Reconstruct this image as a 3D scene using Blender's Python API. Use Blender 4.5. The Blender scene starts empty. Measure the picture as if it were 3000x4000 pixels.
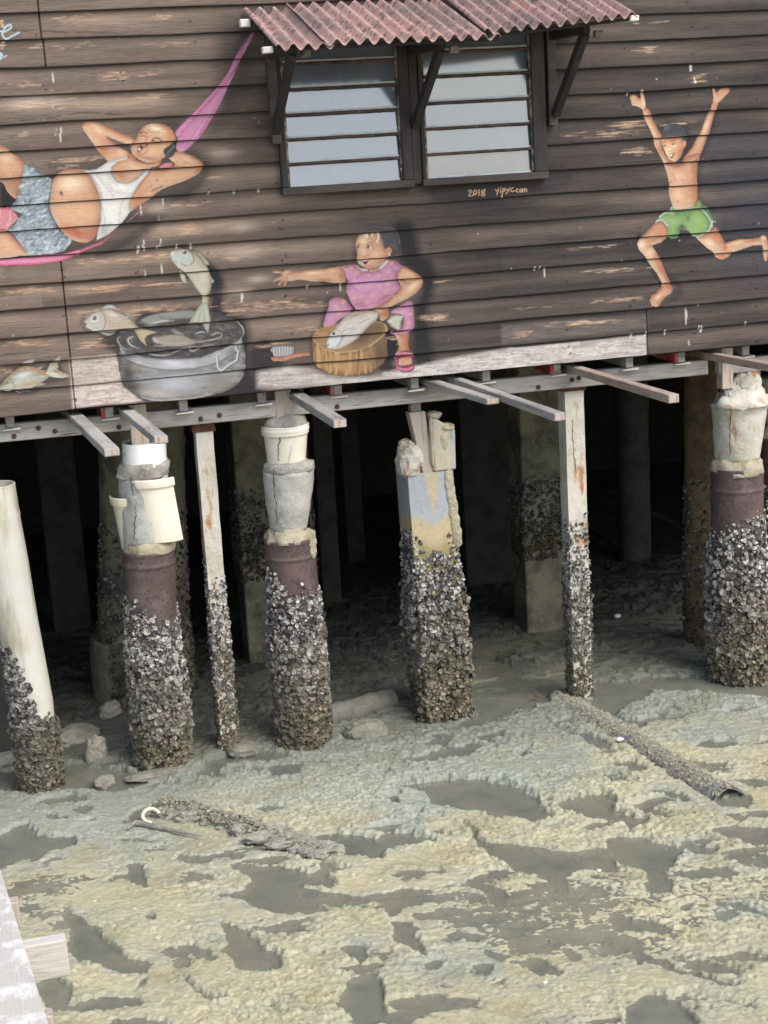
import bpy, bmesh, math, random
import numpy as np
from mathutils import Matrix, Vector

# ------------------------------------------------------------------ camera, sky, sun, exposure
S = bpy.context.scene
COL = S.collection
FPX = 6433.46                                   # focal length in photo pixels (3000 wide)
CAM = np.array([-.2912, -10.0674, 1.5164])
def cam_axes(yaw, pitch, roll):
    f = np.array([math.sin(yaw) * math.cos(pitch), math.cos(yaw) * math.cos(pitch), -math.sin(pitch)])
    r = np.cross(f, [0, 0, 1]); r /= np.linalg.norm(r)
    u = np.cross(r, f)
    c, s = math.cos(roll), math.sin(roll)
    return f, c * r + s * u, -s * r + c * u
CF, CR, CU = cam_axes(.2564, .2245, -.0575)
cd = bpy.data.cameras.new('camera'); cam = bpy.data.objects.new('camera', cd); COL.objects.link(cam)
cd.sensor_fit = 'HORIZONTAL'; cd.sensor_width = 36; cd.lens = FPX / 3000 * 36
cd.clip_start = .1; cd.clip_end = 400
cam.matrix_world = Matrix(((CR[0], CU[0], -CF[0], CAM[0]), (CR[1], CU[1], -CF[1], CAM[1]), (CR[2], CU[2], -CF[2], CAM[2]), (0, 0, 0, 1)))
S.camera = cam
S.render.resolution_x, S.render.resolution_y = 768, 1024

SUN_EL, SUN_AZ = math.radians(50), math.radians(152)     # azimuth from +y towards +x
w = bpy.data.worlds.new('World'); S.world = w; w.use_nodes = True
sky = w.node_tree.nodes.new('ShaderNodeTexSky'); sky.sky_type = 'NISHITA'; sky.sun_disc = False
sky.sun_elevation = SUN_EL; sky.sun_rotation = SUN_AZ
sky.air_density = 1.0; sky.dust_density = 3.0; sky.ozone_density = 1.0
bg = w.node_tree.nodes['Background']; bg.inputs['Strength'].default_value = .12
w.node_tree.links.new(sky.outputs[0], bg.inputs['Color'])
sl = bpy.data.lights.new('sun', 'SUN'); sun = bpy.data.objects.new('sun', sl); COL.objects.link(sun)
sl.energy = 1.1; sl.angle = math.radians(40); sl.color = (1, .985, .95)
sd = Vector((math.sin(SUN_AZ) * math.cos(SUN_EL), math.cos(SUN_AZ) * math.cos(SUN_EL), math.sin(SUN_EL)))
sun.rotation_euler = sd.to_track_quat('Z', 'Y').to_euler()
S.view_settings.view_transform = 'Standard'; S.view_settings.look = 'None'
S.view_settings.gamma = 1; S.view_settings.use_curve_mapping = False
S.view_settings.exposure = 1.14

# ------------------------------------------------------------------ measuring: photo pixel -> point on a real plane
def ray(px, py):
    px = np.asarray(px, float); py = np.asarray(py, float)
    return CF + (px[..., None] - 1500) / FPX * CR - (py[..., None] - 2000) / FPX * CU
def at_y(px, py, y=0.):
    d = ray(px, py); return CAM + d * ((y - CAM[1]) / d[..., 1])[..., None]
def at_z(px, py, z=-2.4):
    d = ray(px, py); return CAM + d * ((z - CAM[2]) / d[..., 2])[..., None]
def to_px(P):
    d = np.asarray(P, float) - CAM; z = d @ CF
    return 1500 + FPX * (d @ CR) / z, 2000 - FPX * (d @ CU) / z
MUD = -2.4

# ------------------------------------------------------------------ noise
def _h(ix, iy, iz, seed):
    n = (ix * 374761393 + iy * 668265263 + iz * 2147483647 + seed * 974634777) & 0xffffffff
    n = ((n ^ (n >> 13)) * 1274126177) & 0xffffffff
    n = ((n ^ (n >> 16)) * 2246822519) & 0xffffffff
    return ((n ^ (n >> 15)) & 0xffff) / 32767.5 - 1
def noise(x, y, z=0., seed=0):
    x, y, z = np.broadcast_arrays(np.asarray(x, float), np.asarray(y, float), np.asarray(z, float))
    xi, yi, zi = [np.floor(v).astype(np.int64) for v in (x, y, z)]
    fx, fy, fz = x - xi, y - yi, z - zi
    fx, fy, fz = [v * v * (3 - 2 * v) for v in (fx, fy, fz)]
    r = 0
    for a in (0, 1):
        wx = fx if a else 1 - fx
        for b in (0, 1):
            wy = fy if b else 1 - fy
            for c in (0, 1):
                r = r + wx * wy * (fz if c else 1 - fz) * _h(xi + a, yi + b, zi + c, seed)
    return r
def fbm(x, y, z=0., seed=0, o=3, g=.5):
    r, a, t = 0, 1., 0
    x, y, z = np.asarray(x, float), np.asarray(y, float), np.asarray(z, float)
    for i in range(o):
        r = r + a * noise(x, y, z, seed + i * 17); t += a
        a *= g; x, y, z = x * 2.03 + 3.1, y * 2.03 + 1.7, z * 2.03 + .9
    return r / t
def sm(a, b, x):
    t = np.clip((x - a) / (b - a), 0, 1); return t * t * (3 - 2 * t)
def lin(c):
    c = np.asarray(c, float) / 255.
    return np.where(c <= .04045, c / 12.92, ((c + .055) / 1.055) ** 2.4)

# ------------------------------------------------------------------ objects
ORG = {}
def tag(o, label=None, cat=None, group=None, kind=None):
    for k, v in (('label', label), ('category', cat), ('group', group), ('kind', kind)):
        if v: o[k] = v
    return o
def thing(name, loc, label, cat, group=None):
    o = bpy.data.objects.new(name, None); COL.objects.link(o); o.location = loc
    o.empty_display_size = .1
    ORG[o] = np.array(loc, float)
    return tag(o, label, cat, group)
def mesh(name, V, F, mat, parent=None, col=None, smooth=True, label=None, kind=None):
    """one mesh object; V world coordinates, F (M,k) array or list of lists, col per vertex (linear rgb)"""
    V = np.asarray(V, float)
    org = ORG.get(parent, np.zeros(3)) if parent is not None else np.zeros(3)
    me = bpy.data.meshes.new(name)
    if isinstance(F, np.ndarray):
        sizes = np.full(len(F), F.shape[1]); flat = F.ravel()
    else:
        sizes = np.array([len(f) for f in F]); flat = np.concatenate([np.asarray(f) for f in F])
    me.vertices.add(len(V)); me.vertices.foreach_set('co', (V - org).ravel())
    me.loops.add(len(flat)); me.loops.foreach_set('vertex_index', flat.astype(np.int32))
    me.polygons.add(len(sizes))
    me.polygons.foreach_set('loop_start', (np.cumsum(sizes) - sizes).astype(np.int32))
    me.polygons.foreach_set('use_smooth', np.full(len(sizes), bool(smooth)))
    me.update(calc_edges=True); me.validate()
    if col is not None:
        a = me.color_attributes.new('paint', 'FLOAT_COLOR', 'POINT')
        c = np.ones((len(V), 4)); c[:, :3] = np.clip(col, 0, 1)
        a.data.foreach_set('color', c.ravel())
    me.materials.append(mat)
    o = bpy.data.objects.new(name, me); COL.objects.link(o)
    if parent is not None:
        o.parent = parent; ORG[o] = org
    else:
        ORG[o] = np.zeros(3)
    if label: o['label'] = label
    if kind: o['kind'] = kind
    return o
class MB:
    """collects pieces into one mesh"""
    def __init__(s): s.V = []; s.F = []; s.C = []; s.n = 0
    def add(s, V, F, c=None):
        V = np.asarray(V, float)
        s.V.append(V); s.F += [[int(i) + s.n for i in f] for f in F]; s.n += len(V)
        s.C.append(np.broadcast_to(np.asarray(c if c is not None else (1, 1, 1), float), (len(V), 3)))
    def hexa(s, P, c=None, bev=.004, sub=0):
        """8 corners: bottom ring 0-3, top ring 4-7; bevelled"""
        bm = bmesh.new(); v = [bm.verts.new(p) for p in P]
        for f in ((3, 2, 1, 0), (4, 5, 6, 7), (0, 1, 5, 4), (1, 2, 6, 5), (2, 3, 7, 6), (3, 0, 4, 7)): bm.faces.new([v[i] for i in f])
        bmesh.ops.recalc_face_normals(bm, faces=bm.faces)
        if bev: bmesh.ops.bevel(bm, geom=list(bm.edges), offset=bev, segments=1, affect='EDGES')
        bm.verts.index_update()
        s.add([q.co[:] for q in bm.verts], [[q.index for q in f.verts] for f in bm.faces], c); bm.free()
    def box(s, x0, x1, y0, y1, z0, z1, c=None, bev=.004):
        s.hexa([(x0, y0, z0), (x1, y0, z0), (x1, y1, z0), (x0, y1, z0), (x0, y0, z1), (x1, y0, z1), (x1, y1, z1), (x0, y1, z1)], c, bev)
    def bar(s, a, b, w_, h_, c=None, bev=.003, up=(0, 0, 1)):
        a, b = np.array(a, float), np.array(b, float); d = b - a; d /= np.linalg.norm(d)
        r = np.cross(d, up); r /= np.linalg.norm(r); u = np.cross(r, d)
        P = []
        for e in (-1, 1):
            P += [a + r * -w_ / 2 + u * e * h_ / 2, a + r * w_ / 2 + u * e * h_ / 2, b + r * w_ / 2 + u * e * h_ / 2, b + r * -w_ / 2 + u * e * h_ / 2]
        s.hexa(P, c, bev)
    def tube(s, pts, rad, n=10, c=None, cap=True):
        pts = np.asarray(pts, float); rad = np.broadcast_to(np.asarray(rad, float), (len(pts),))
        V = []
        for i, p in enumerate(pts):
            d = pts[min(i + 1, len(pts) - 1)] - pts[max(i - 1, 0)]; d /= np.linalg.norm(d)
            r = np.cross(d, (0.13, .21, .97)); r /= np.linalg.norm(r); u = np.cross(r, d)
            a = np.arange(n) * 2 * math.pi / n
            V.append(p + rad[i] * (np.cos(a)[:, None] * r + np.sin(a)[:, None] * u))
        F = [[i * n + j, i * n + (j + 1) % n, (i + 1) * n + (j + 1) % n, (i + 1) * n + j] for i in range(len(pts) - 1) for j in range(n)]
        if cap: F += [list(range(n))[::-1], [(len(pts) - 1) * n + j for j in range(n)]]
        s.add(np.concatenate(V), F, c)
    def build(s, name, mat, parent=None, smooth=False, rough=0., rscale=20, seed=0, **k):
        V = np.concatenate(s.V)
        if rough:
            V = V + rough * np.stack([noise(V[:, 0] * rscale, V[:, 1] * rscale, V[:, 2] * rscale, seed + i) for i in range(3)], 1)
        return mesh(name, V, s.F, mat, parent, np.concatenate(s.C), smooth, **k)

# ------------------------------------------------------------------ materials
def mat(name, base=None, rough=.85, vars=(), bump=(), spec=.3, paint=False, metal=0.):
    """vars: (scale, colour, lo, hi, (sx,sy,sz)) noise-masked colours; bump: (scale, dist, (sx,sy,sz)); paint: base from the 'paint' attribute"""
    m = bpy.data.materials.new(name); m.use_nodes = True; nt = m.node_tree; N = nt.nodes; L = nt.links
    b = N['Principled BSDF']; b.inputs['Roughness'].default_value = rough
    b.inputs['Specular IOR Level'].default_value = spec; b.inputs['Metallic'].default_value = metal
    pos = N.new('ShaderNodeNewGeometry')
    def nz(sc, st, det=5, dist=0.):
        mp = N.new('ShaderNodeMapping'); mp.inputs['Scale'].default_value = st
        L.new(pos.outputs['Position'], mp.inputs['Vector'])
        n = N.new('ShaderNodeTexNoise'); n.inputs['Scale'].default_value = sc; n.inputs['Detail'].default_value = det
        n.inputs['Roughness'].default_value = .6; n.inputs['Distortion'].default_value = dist
        L.new(mp.outputs[0], n.inputs['Vector']); return n
    if paint:
        a = N.new('ShaderNodeAttribute'); a.attribute_name = 'paint'; cur = a.outputs['Color']
    else:
        r = N.new('ShaderNodeRGB'); r.outputs[0].default_value = (*base, 1); cur = r.outputs[0]
    for v in vars:
        sc, c, lo, hi = v[:4]; st = v[4] if len(v) > 4 else (1, 1, 1)
        mode = v[5] if len(v) > 5 else 'MIX'
        n = nz(sc, st); mr = N.new('ShaderNodeMapRange'); mr.inputs['From Min'].default_value = lo; mr.inputs['From Max'].default_value = hi
        L.new(n.outputs[0], mr.inputs['Value'])
        mx = N.new('ShaderNodeMix'); mx.data_type = 'RGBA'; mx.blend_type = mode
        L.new(mr.outputs[0], mx.inputs['Factor']); L.new(cur, mx.inputs[6]); mx.inputs[7].default_value = (*c, 1)
        cur = mx.outputs[2]
    L.new(cur, b.inputs['Base Color'])
    prev = None
    for sc, dist, *st in bump:
        n = nz(sc, st[0] if st else (1, 1, 1), 6); bp = N.new('ShaderNodeBump'); bp.inputs['Distance'].default_value = dist
        bp.inputs['Strength'].default_value = 1
        L.new(n.outputs[0], bp.inputs['Height'])
        if prev: L.new(prev.outputs[0], bp.inputs['Normal'])
        prev = bp
    if prev: L.new(prev.outputs[0], b.inputs['Normal'])
    return m
G3 = lambda v: (v, v, v)
M = {}
M['board'] = mat('painted_boards', rough=.8, paint=True, vars=[(1, (.55, .53, .52), .52, .72, (14, 14, 260), 'MULTIPLY'), (1, (1.25, 1.22, 1.2), .56, .75, (9, 9, 180), 'MULTIPLY')], bump=[(1, .004, (6, 6, 160)), (60, .001)])
M['mural'] = mat('mural_paint', rough=.75, paint=True, vars=[(1, (.82, .8, .8), .5, .75, (20, 20, 160), 'MULTIPLY'), (90, (1.1, 1.1, 1.1), .5, .7, (1, 1, 1), 'MULTIPLY')], bump=[(1, .003, (6, 6, 160))])
M['frame'] = mat('dark_frame', (.032, .028, .028), .7, [(8, (.06, .05, .045), .5, .7, (1, 1, .2)), (40, (.1, .085, .07), .66, .75)], [(60, .002, (1, 1, .2))])
M['frame_sill'] = mat('worn_sill', (.05, .042, .038), .7, [(8, (.1, .085, .075), .45, .7, (.3, 1, 1))], [(60, .002, (.2, 1, 1))])
M['timber'] = mat('grey_timber', (.38, .36, .335), .85, [(3, (.2, .185, .17), .45, .65, (1, .3, 2)), (1, (.13, .11, .095), .58, .72, (70, 6, 90)), (1, (.42, .4, .38), .55, .7, (30, 4, 50))], [(1, .004, (70, 6, 90)), (90, .0015)])
M['bearer'] = mat('dark_grey_bearer', (.24, .225, .21), .85, [(1, (.38, .36, .34), .42, .62, (1.6, 4, 7)), (1, (.07, .06, .052), .58, .72, (5, 60, 80))], [(1, .004, (5, 60, 80)), (90, .0015)])
M['stick'] = mat('pale_wood', (.42, .36, .31), .85, [(1, (.24, .18, .14), .5, .7, (50, 50, 5)), (5, (.2, .12, .09), .6, .75)], [(1, .004, (60, 60, 5))])
M['rust_wood'] = mat('brown_timber', (.34, .26, .21), .85, [(1, (.16, .11, .085), .5, .7, (70, 6, 90)), (2, (.42, .36, .31), .5, .7)], [(1, .004, (70, 6, 90))])
M['conc'] = mat('grey_concrete', (.43, .42, .385), .92, [(5, (.31, .305, .28), .45, .65), (24, (.55, .53, .48), .55, .75), (9, (.3, .27, .19), .56, .72, (1, 1, .25)), (60, (.2, .19, .17), .66, .74)], [(18, .008), (90, .003)])
M['conc_dark'] = mat('old_dark_concrete', (.21, .2, .135), .95, [(4, (.085, .082, .065), .42, .62), (20, (.27, .25, .18), .55, .75), (70, (.05, .05, .045), .6, .7)], [(16, .01), (70, .004)])
M['conc_cream'] = mat('cream_concrete', (.52, .5, .44), .92, [(5, (.4, .37, .29), .45, .65), (13, (.36, .17, .07), .555, .66, (1, 1, .35)), (40, (.56, .53, .47), .55, .7)], [(18, .008), (80, .003)])
M['mortar'] = mat('rough_mortar', (.4, .36, .27), .95, [(10, (.26, .22, .13), .45, .65), (40, (.55, .5, .4), .55, .72)], [(30, .014), (90, .005)])
M['slate'] = mat('bluish_concrete_skin', (.3, .335, .38), .9, [(3.5, (.45, .385, .27), .46, .54, (1.4, 1.4, .5)), (30, (.37, .4, .43), .5, .7), (9, (.26, .22, .13), .6, .7, (1, 1, .4))], [(14, .006), (80, .003)])
M['mortar_grey'] = mat('grey_mortar', (.37, .35, .31), .95, [(10, (.25, .235, .2), .45, .65), (40, (.5, .48, .43), .55, .72)], [(30, .014), (90, .006)])
M['faced'] = mat('stained_face', rough=.9, paint=True, vars=[(30, (1.18, 1.15, 1.1), .5, .7, (1, 1, 1), 'MULTIPLY'), (12, (.78, .76, .72), .55, .7, (1, 1, .6), 'MULTIPLY')], bump=[(14, .006), (80, .003)])
M['drum'] = mat('purple_brown_steel', (.085, .058, .056), .62, [(6, (.13, .095, .09), .45, .65), (45, (.05, .032, .033), .5, .66), (3, (.12, .075, .06), .55, .7)], [(60, .002)], spec=.4)
M['white'] = mat('white_plastic', (.8, .81, .8), .4, [(3, (.7, .69, .63), .5, .75)], spec=.5)
M['cream'] = mat('yellowed_plastic', (.72, .655, .51), .45, [(4, (.76, .71, .6), .45, .7), (50, (.62, .52, .36), .64, .76)], spec=.5)
M['pail'] = mat('aged_white_plastic', (.77, .765, .73), .45, [(1, (.7, .66, .55), .48, .62, (2, 2, 5)), (30, (.62, .58, .48), .62, .75)], spec=.5)
M['pvc'] = mat('pale_pvc', (.52, .51, .44), .5, [(1.3, (.53, .55, .53), .45, .6), (2.5, (.5, .455, .33), .48, .68, (1, 1, .5)), (40, (.28, .25, .17), .66, .74), (3, (.42, .39, .3), .55, .7), (7, (.3, .275, .18), .53, .66, (1, 1, .16)), (70, (.2, .18, .12), .68, .74)], [(30, .0015)], spec=.4)
M['shell'] = mat('oyster_shell', rough=.7, paint=True, vars=[(120, (.62, .61, .6), .5, .7, (1, 1, 1), 'MULTIPLY')], bump=[(150, .003)])
M['crust'] = mat('muddy_crust', (.1, .095, .075), .95, [(30, (.03, .03, .028), .45, .6), (60, (.2, .185, .14), .58, .72)], [(40, .02), (120, .008)])
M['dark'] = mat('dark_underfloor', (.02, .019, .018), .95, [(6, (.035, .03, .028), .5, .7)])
M['darkcol'] = mat('shaded_pile', (.05, .048, .043), .95, [(6, (.028, .027, .025), .45, .65), (30, (.08, .075, .065), .62, .75)], [(20, .01)])  # albedo lowered to put the under-floor shade into the colour
M['brownpile'] = mat('brown_pile', (.15, .1, .054), .85, [(8, (.075, .055, .036), .45, .65), (40, (.03, .027, .022), .6, .68)], [(20, .006)])
M['block'] = mat('mud_block', (.23, .22, .175), .95, [(12, (.15, .145, .115), .45, .65)], [(30, .014), (90, .006)])
M['pipe'] = mat('muddy_pipe', (.15, .15, .13), .85, [(9, (.1, .1, .088), .45, .65), (50, (.32, .3, .23), .6, .72)], [(40, .005)])
M['bluepipe'] = mat('blue_grey_pipe', (.14, .14, .155), .8, [(4, (.26, .255, .21), .36, .5), (30, (.06, .06, .075), .5, .65)], [(40, .008)])
M['whitewood'] = mat('bleached_plank', (.47, .44, .385), .85, [(1, (.42, .41, .4), .5, .68, (60, 4, 40)), (10, (.75, .74, .73), .5, .7), (1, (.3, .29, .28), .64, .72, (120, 6, 60))], [(1, .004, (90, 5, 60))])
M['rope'] = mat('cream_tube', (.62, .57, .43), .6, [(20, (.42, .38, .27), .5, .7)])
M['debris'] = mat('grey_debris', (.3, .29, .24), .95, [(20, (.2, .195, .16), .45, .65), (60, (.33, .315, .26), .58, .7)], [(40, .014)])
M['rustbolt'] = mat('rusty_bolt', (.12, .055, .03), .85, [(50, (.05, .03, .022), .45, .6)], [(80, .003)])
M['rail'] = mat('rusted_rail', (.1, .062, .05), .7, [(14, (.045, .03, .027), .45, .62, (1, 1, 1)), (30, (.3, .24, .17), .62, .72)], [(70, .002)])
M['strip'] = mat('mossy_strip', (.22, .2, .165), .85, [(14, (.045, .042, .035), .42, .58), (22, (.55, .53, .48), .6, .7)], [(50, .004)])
M['batten'] = mat('white_batten', (.62, .6, .55), .8, [(12, (.45, .42, .36), .5, .7)])
M['roof_red'] = mat('faded_red_sheet', (.43, .27, .235), .92, [(4, (.25, .185, .165), .42, .6, (.7, .5, 1)), (26, (.12, .1, .09), .5, .64), (70, (.47, .34, .3), .55, .7), (6, (.45, .21, .17), .58, .72)], [(50, .004), (14, .003)])
M['redmark'] = mat('red_paint', (.4, .05, .06), .8, [(20, (.3, .2, .18), .5, .65)])

def glass():
    m = mat('louvre_glass', (.085, .115, .16), .1, [(3, (.12, .15, .19), .45, .65), (30, (.14, .15, .16), .58, .75)], spec=1.0)
    b = m.node_tree.nodes['Principled BSDF']; b.inputs['IOR'].default_value = 1.85
    return m
M['glass'] = glass()
def water():
    m = mat('murky_water', (.195, .2, .165), .12, [(2.2, (.235, .23, .18), .42, .62), (6, (.14, .155, .14), .48, .66)], [(14, .0012, (1, 1.6, 1))], spec=.5)
    m.node_tree.nodes['Principled BSDF'].inputs['IOR'].default_value = 1.36; m.node_tree.nodes['Principled BSDF'].inputs['Alpha'].default_value = .55
    return m
M['water'] = water()
M['mud'] = mat('tidal_mud', rough=.6, paint=True, vars=[(60, (.85, .83, .79), .5, .7, (1, 1.4, 1), 'MULTIPLY'), (2.4, (.84, .82, .75), .5, .66, (1, 1.6, 1), 'MULTIPLY'), (22, (1.12, 1.1, 1.06), .52, .7, (1, 1.5, 1), 'MULTIPLY')], bump=[(70, .006, (1, 1.5, 1)), (180, .003)], spec=.35)
# ------------------------------------------------------------------ the board wall: seams, profile, paint
SEAM = [0, .15, .31, .463, .628, .775, .933, 1.09, 1.238, 1.398, 1.551, 1.7, 1.859, 2.015, 2.17, 2.32, 2.47, 2.63, 2.78, 2.93, 3.08, 3.24, 3.4]
SE = np.array(SEAM)
LIP, IN = .017, .003
def wave(x, k): return .0055 * noise(x * 1.7, k * 3.7, 0, 5) + .0012 * noise(x * 14, k * 3.7, 0, 6)
def board_y(x, z, k):
    t = np.clip((z - SE[k]) / (SE[k + 1] - SE[k]), 0, 1)
    return -(IN + (LIP - IN) * (1 - t)) + .0035 * noise(x * 1.1, k * 5.1, t * 1.5, 7)
# canvas of the wall in metres
CS = .004
CX0, CX1, CZ0, CZ1 = -.12, 5.28, 0., 2.46
cxs = np.arange(CX0, CX1, CS) + CS / 2; czs = np.arange(CZ0, CZ1, CS) + CS / 2
CXX, CZZ = np.meshgrid(cxs, czs)
CPX, CPY = to_px(np.stack([CXX, np.full_like(CXX, -.012), CZZ], -1))

def spline(P, closed=True, n=5):
    P = np.asarray(P, float); m = len(P); out = []
    for i in range(m if closed else m - 1):
        if closed: a, b, c, d = P[i - 1], P[i], P[(i + 1) % m], P[(i + 2) % m]
        else: a, b, c, d = P[max(i - 1, 0)], P[i], P[i + 1], P[min(i + 2, m - 1)]
        for j in range(n):
            t = j / n
            out.append(.5 * (2 * b + (c - a) * t + (2 * a - 5 * b + 4 * c - d) * t * t + (3 * b - a - 3 * c + d) * t ** 3))
    if not closed: out.append(P[-1])
    return np.array(out)
def seg_dist(X, Y, P, closed=True, rad=None):
    d = np.full(X.shape, 1e9); m = len(P)
    for i in range(m if closed else m - 1):
        a, b = P[i], P[(i + 1) % m]; e = b - a; L2 = max(e @ e, 1e-9)
        t = np.clip(((X - a[0]) * e[0] + (Y - a[1]) * e[1]) / L2, 0, 1)
        q = np.hypot(X - a[0] - t * e[0], Y - a[1] - t * e[1])
        if rad is not None: q = q - (rad[i] * (1 - t) + rad[(i + 1) % m] * t)
        np.minimum(d, q, out=d)
    return d
def sdf(X, Y, P):
    ins = np.zeros(X.shape, bool); m = len(P)
    for i in range(m):
        a, b = P[i], P[(i + 1) % m]
        if a[1] == b[1]: continue
        c = ((a[1] > Y) != (b[1] > Y)) & (X < (b[0] - a[0]) * (Y - a[1]) / (b[1] - a[1]) + a[0])
        ins ^= c
    return np.where(ins, 1, -1) * seg_dist(X, Y, P)
class Lay:
    """a paint layer over a window of the wall; points are typed in photo pixels through (ox, oy, s)"""
    def __init__(s, x0, y0, x1, y1):
        Q = at_y(np.array([x0, x1, x0, x1.__float__()]), np.array([y0, y0, y1, y1]), -.012)
        s.i0 = max(int((Q[:, 0].min() - CX0) / CS) - 1, 0); s.i1 = min(int((Q[:, 0].max() - CX0) / CS) + 2, len(cxs))
        s.j0 = max(int((Q[:, 2].min() - CZ0) / CS) - 1, 0); s.j1 = min(int((Q[:, 2].max() - CZ0) / CS) + 2, len(czs))
        s.X = CPX[s.j0:s.j1, s.i0:s.i1]; s.Y = CPY[s.j0:s.j1, s.i0:s.i1]
        s.C = np.zeros(s.X.shape + (3,)); s.A = np.zeros(s.X.shape)
        s.T = (0, 0, 1); s.mask = None
    def at(s, ox, oy, k): s.T = (ox, oy, k); return s
    def pt(s, P): P = np.asarray(P, float); return np.stack([s.T[0] + P[:, 0] / s.T[2], s.T[1] + P[:, 1] / s.T[2]], 1)
    def win(s, P, pad):
        x0, y0 = P.min(0) - pad; x1, y1 = P.max(0) + pad
        r = (s.X >= x0) & (s.X <= x1) & (s.Y >= y0) & (s.Y <= y1)
        jj = np.where(r.any(1))[0]; ii = np.where(r.any(0))[0]
        if not len(jj) or not len(ii): return None
        return slice(jj[0], jj[-1] + 1), slice(ii[0], ii[-1] + 1)
    def comp(s, W, a, c, clip):
        if clip: a = a * s.A[W]
        if s.mask is not None: a = a * s.mask[W]
        C, A = s.C[W], s.A[W]
        na = a + A * (1 - a)
        s.C[W] = np.where(na[..., None] > 1e-4, (c * a[..., None] + C * (A * (1 - a))[..., None]) / np.maximum(na, 1e-4)[..., None], C)
        s.A[W] = na
    def poly(s, P, col, ec=None, ew=14, hi=None, lo=None, hd=(-.55, -.8), soft=2., alpha=1., smooth=True, clip=False, tex=.05, grain=None, setmask=False):
        P = s.pt(P); P = spline(P) if smooth else P
        W = s.win(P, soft * 2 + 2)
        if W is None: return s
        X, Y = s.X[W], s.Y[W]
        d = sdf(X, Y, P); a = np.clip(d / soft + .5, 0, 1) * alpha
        t = np.clip(d / ew, 0, 1); t = t * (2 - t)
        c = np.broadcast_to(lin(col), X.shape + (3,)).copy()
        if ec is not None: c = lin(ec) * (1 - t)[..., None] + c * t[..., None]
        if (hi is not None or lo is not None) and min(X.shape) > 2:
            gy, gx = np.gradient(np.clip(d, 0, ew * 1.6))
            dxx = abs(np.gradient(X, axis=1)).mean(); gx, gy = gx / dxx, -gy / dxx * -1
            gyp = -gy      # rows run upward, photo y runs downward
            k = np.clip(1 - t * .75, 0, 1)
            lam = (-gx * hd[0] + gyp * hd[1] * 1.) * k      # gradient points inward
            if hi is not None: q = np.clip(lam, 0, 1)[..., None] * .75; c = c * (1 - q) + lin(hi) * q
            if lo is not None: q = np.clip(-lam, 0, 1)[..., None] * .85; c = c * (1 - q) + lin(lo) * q
        if tex: c = c * (1 + tex * 2 * fbm(X / 9, Y / 5, 0, 3, 3))[..., None]
        if grain:        # (colour, scale x, scale y, threshold, strength)
            for gc, gx_, gy_, th, st in grain:
                q = sm(th, th + .25, fbm(X / gx_, Y / gy_, 0, int(gx_ * 7 + gy_), 3)) * st
                c = c * (1 - q)[..., None] + lin(gc) * q[..., None]
        s.comp(W, a, c, clip)
        if setmask:
            m = np.zeros(s.A.shape); m[W] = np.clip(d / soft + .5, 0, 1); s.mask = m
        return s
    def line(s, P, col, w=4, alpha=1., soft=1.6, smooth=True, taper=False, clip=False):
        P = s.pt(P); P = spline(P, False) if smooth and len(P) > 2 else P
        w = w / 2; r = np.full(len(P), w, float)
        if taper: r = w * np.maximum(.12, np.sin(np.linspace(.25, math.pi, len(P))))
        W = s.win(P, w + soft * 2 + 2)
        if W is None: return s
        X, Y = s.X[W], s.Y[W]
        d = seg_dist(X, Y, P, False, r)
        a = np.clip(.5 - d / soft, 0, 1) * alpha
        s.comp(W, a, np.broadcast_to(lin(col), X.shape + (3,)), clip); return s
    def blob(s, x, y, rx, ry, col, alpha=.6, rot=0., clip=True, hard=False):
        c = s.pt([(x, y)])[0]; rx, ry = rx / s.T[2], ry / s.T[2]
        R = max(rx, ry) * (1.3 if hard else 2.2)
        W = s.win(np.array([c - R, c + R]), 2)
        if W is None: return s
        X, Y = s.X[W] - c[0], s.Y[W] - c[1]; q = math.radians(rot)
        u, v = (X * math.cos(q) + Y * math.sin(q)) / rx, (-X * math.sin(q) + Y * math.cos(q)) / ry
        r = np.hypot(u, v)
        a = (np.clip((1 - r) * min(rx, ry) / 2 + .5, 0, 1) if hard else np.exp(-r * r * 1.1)) * (alpha if hard or not clip else min(.97, alpha * 1.35))
        s.comp(W, a, np.broadcast_to(lin(col), X.shape + (3,)), clip); return s
    def dabs(s, P, cols, n, w, ln, ang, alpha=.7, seed=0, jit=25):
        """brush dabs inside a polygon"""
        P0 = s.pt(P); rnd = random.Random(seed); x0, y0 = P0.min(0); x1, y1 = P0.max(0); T = s.T; s.T = (0, 0, 1)
        for i in range(n):
            x, y = rnd.uniform(x0, x1), rnd.uniform(y0, y1)
            if sdf(np.array([[x]]), np.array([[y]]), P0)[0, 0] < 2: continue
            a = math.radians((ang(x, y) if callable(ang) else ang) + rnd.uniform(-jit, jit)); l = ln * rnd.uniform(.5, 1.3) / 2
            s.line([(x - l * math.cos(a), y - l * math.sin(a)), (x + l * math.cos(a) * .0, y - 1.5 + l * math.sin(a) * 0), (x + l * math.cos(a), y + l * math.sin(a))], rnd.choice(cols), w * rnd.uniform(.6, 1.3), alpha, clip=True, taper=True)
        s.T = T; return s

# ---- painting straight on the boards (shadows the painter put round the figures, brush-work on the grain)
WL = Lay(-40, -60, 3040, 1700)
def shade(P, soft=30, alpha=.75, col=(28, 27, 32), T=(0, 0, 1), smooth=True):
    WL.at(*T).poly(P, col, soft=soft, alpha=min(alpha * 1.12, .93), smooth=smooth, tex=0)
TM = (0, 440, 2.0232); TG = (1040, 860, 2.5136); TB = (2440, 320, 2.9625); TB2 = (2440, 720, 2.9625); TP = (300, 950, 2.37); TF = (0, 1370, 5.53); T1 = (0, 0, 1.659)
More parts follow.
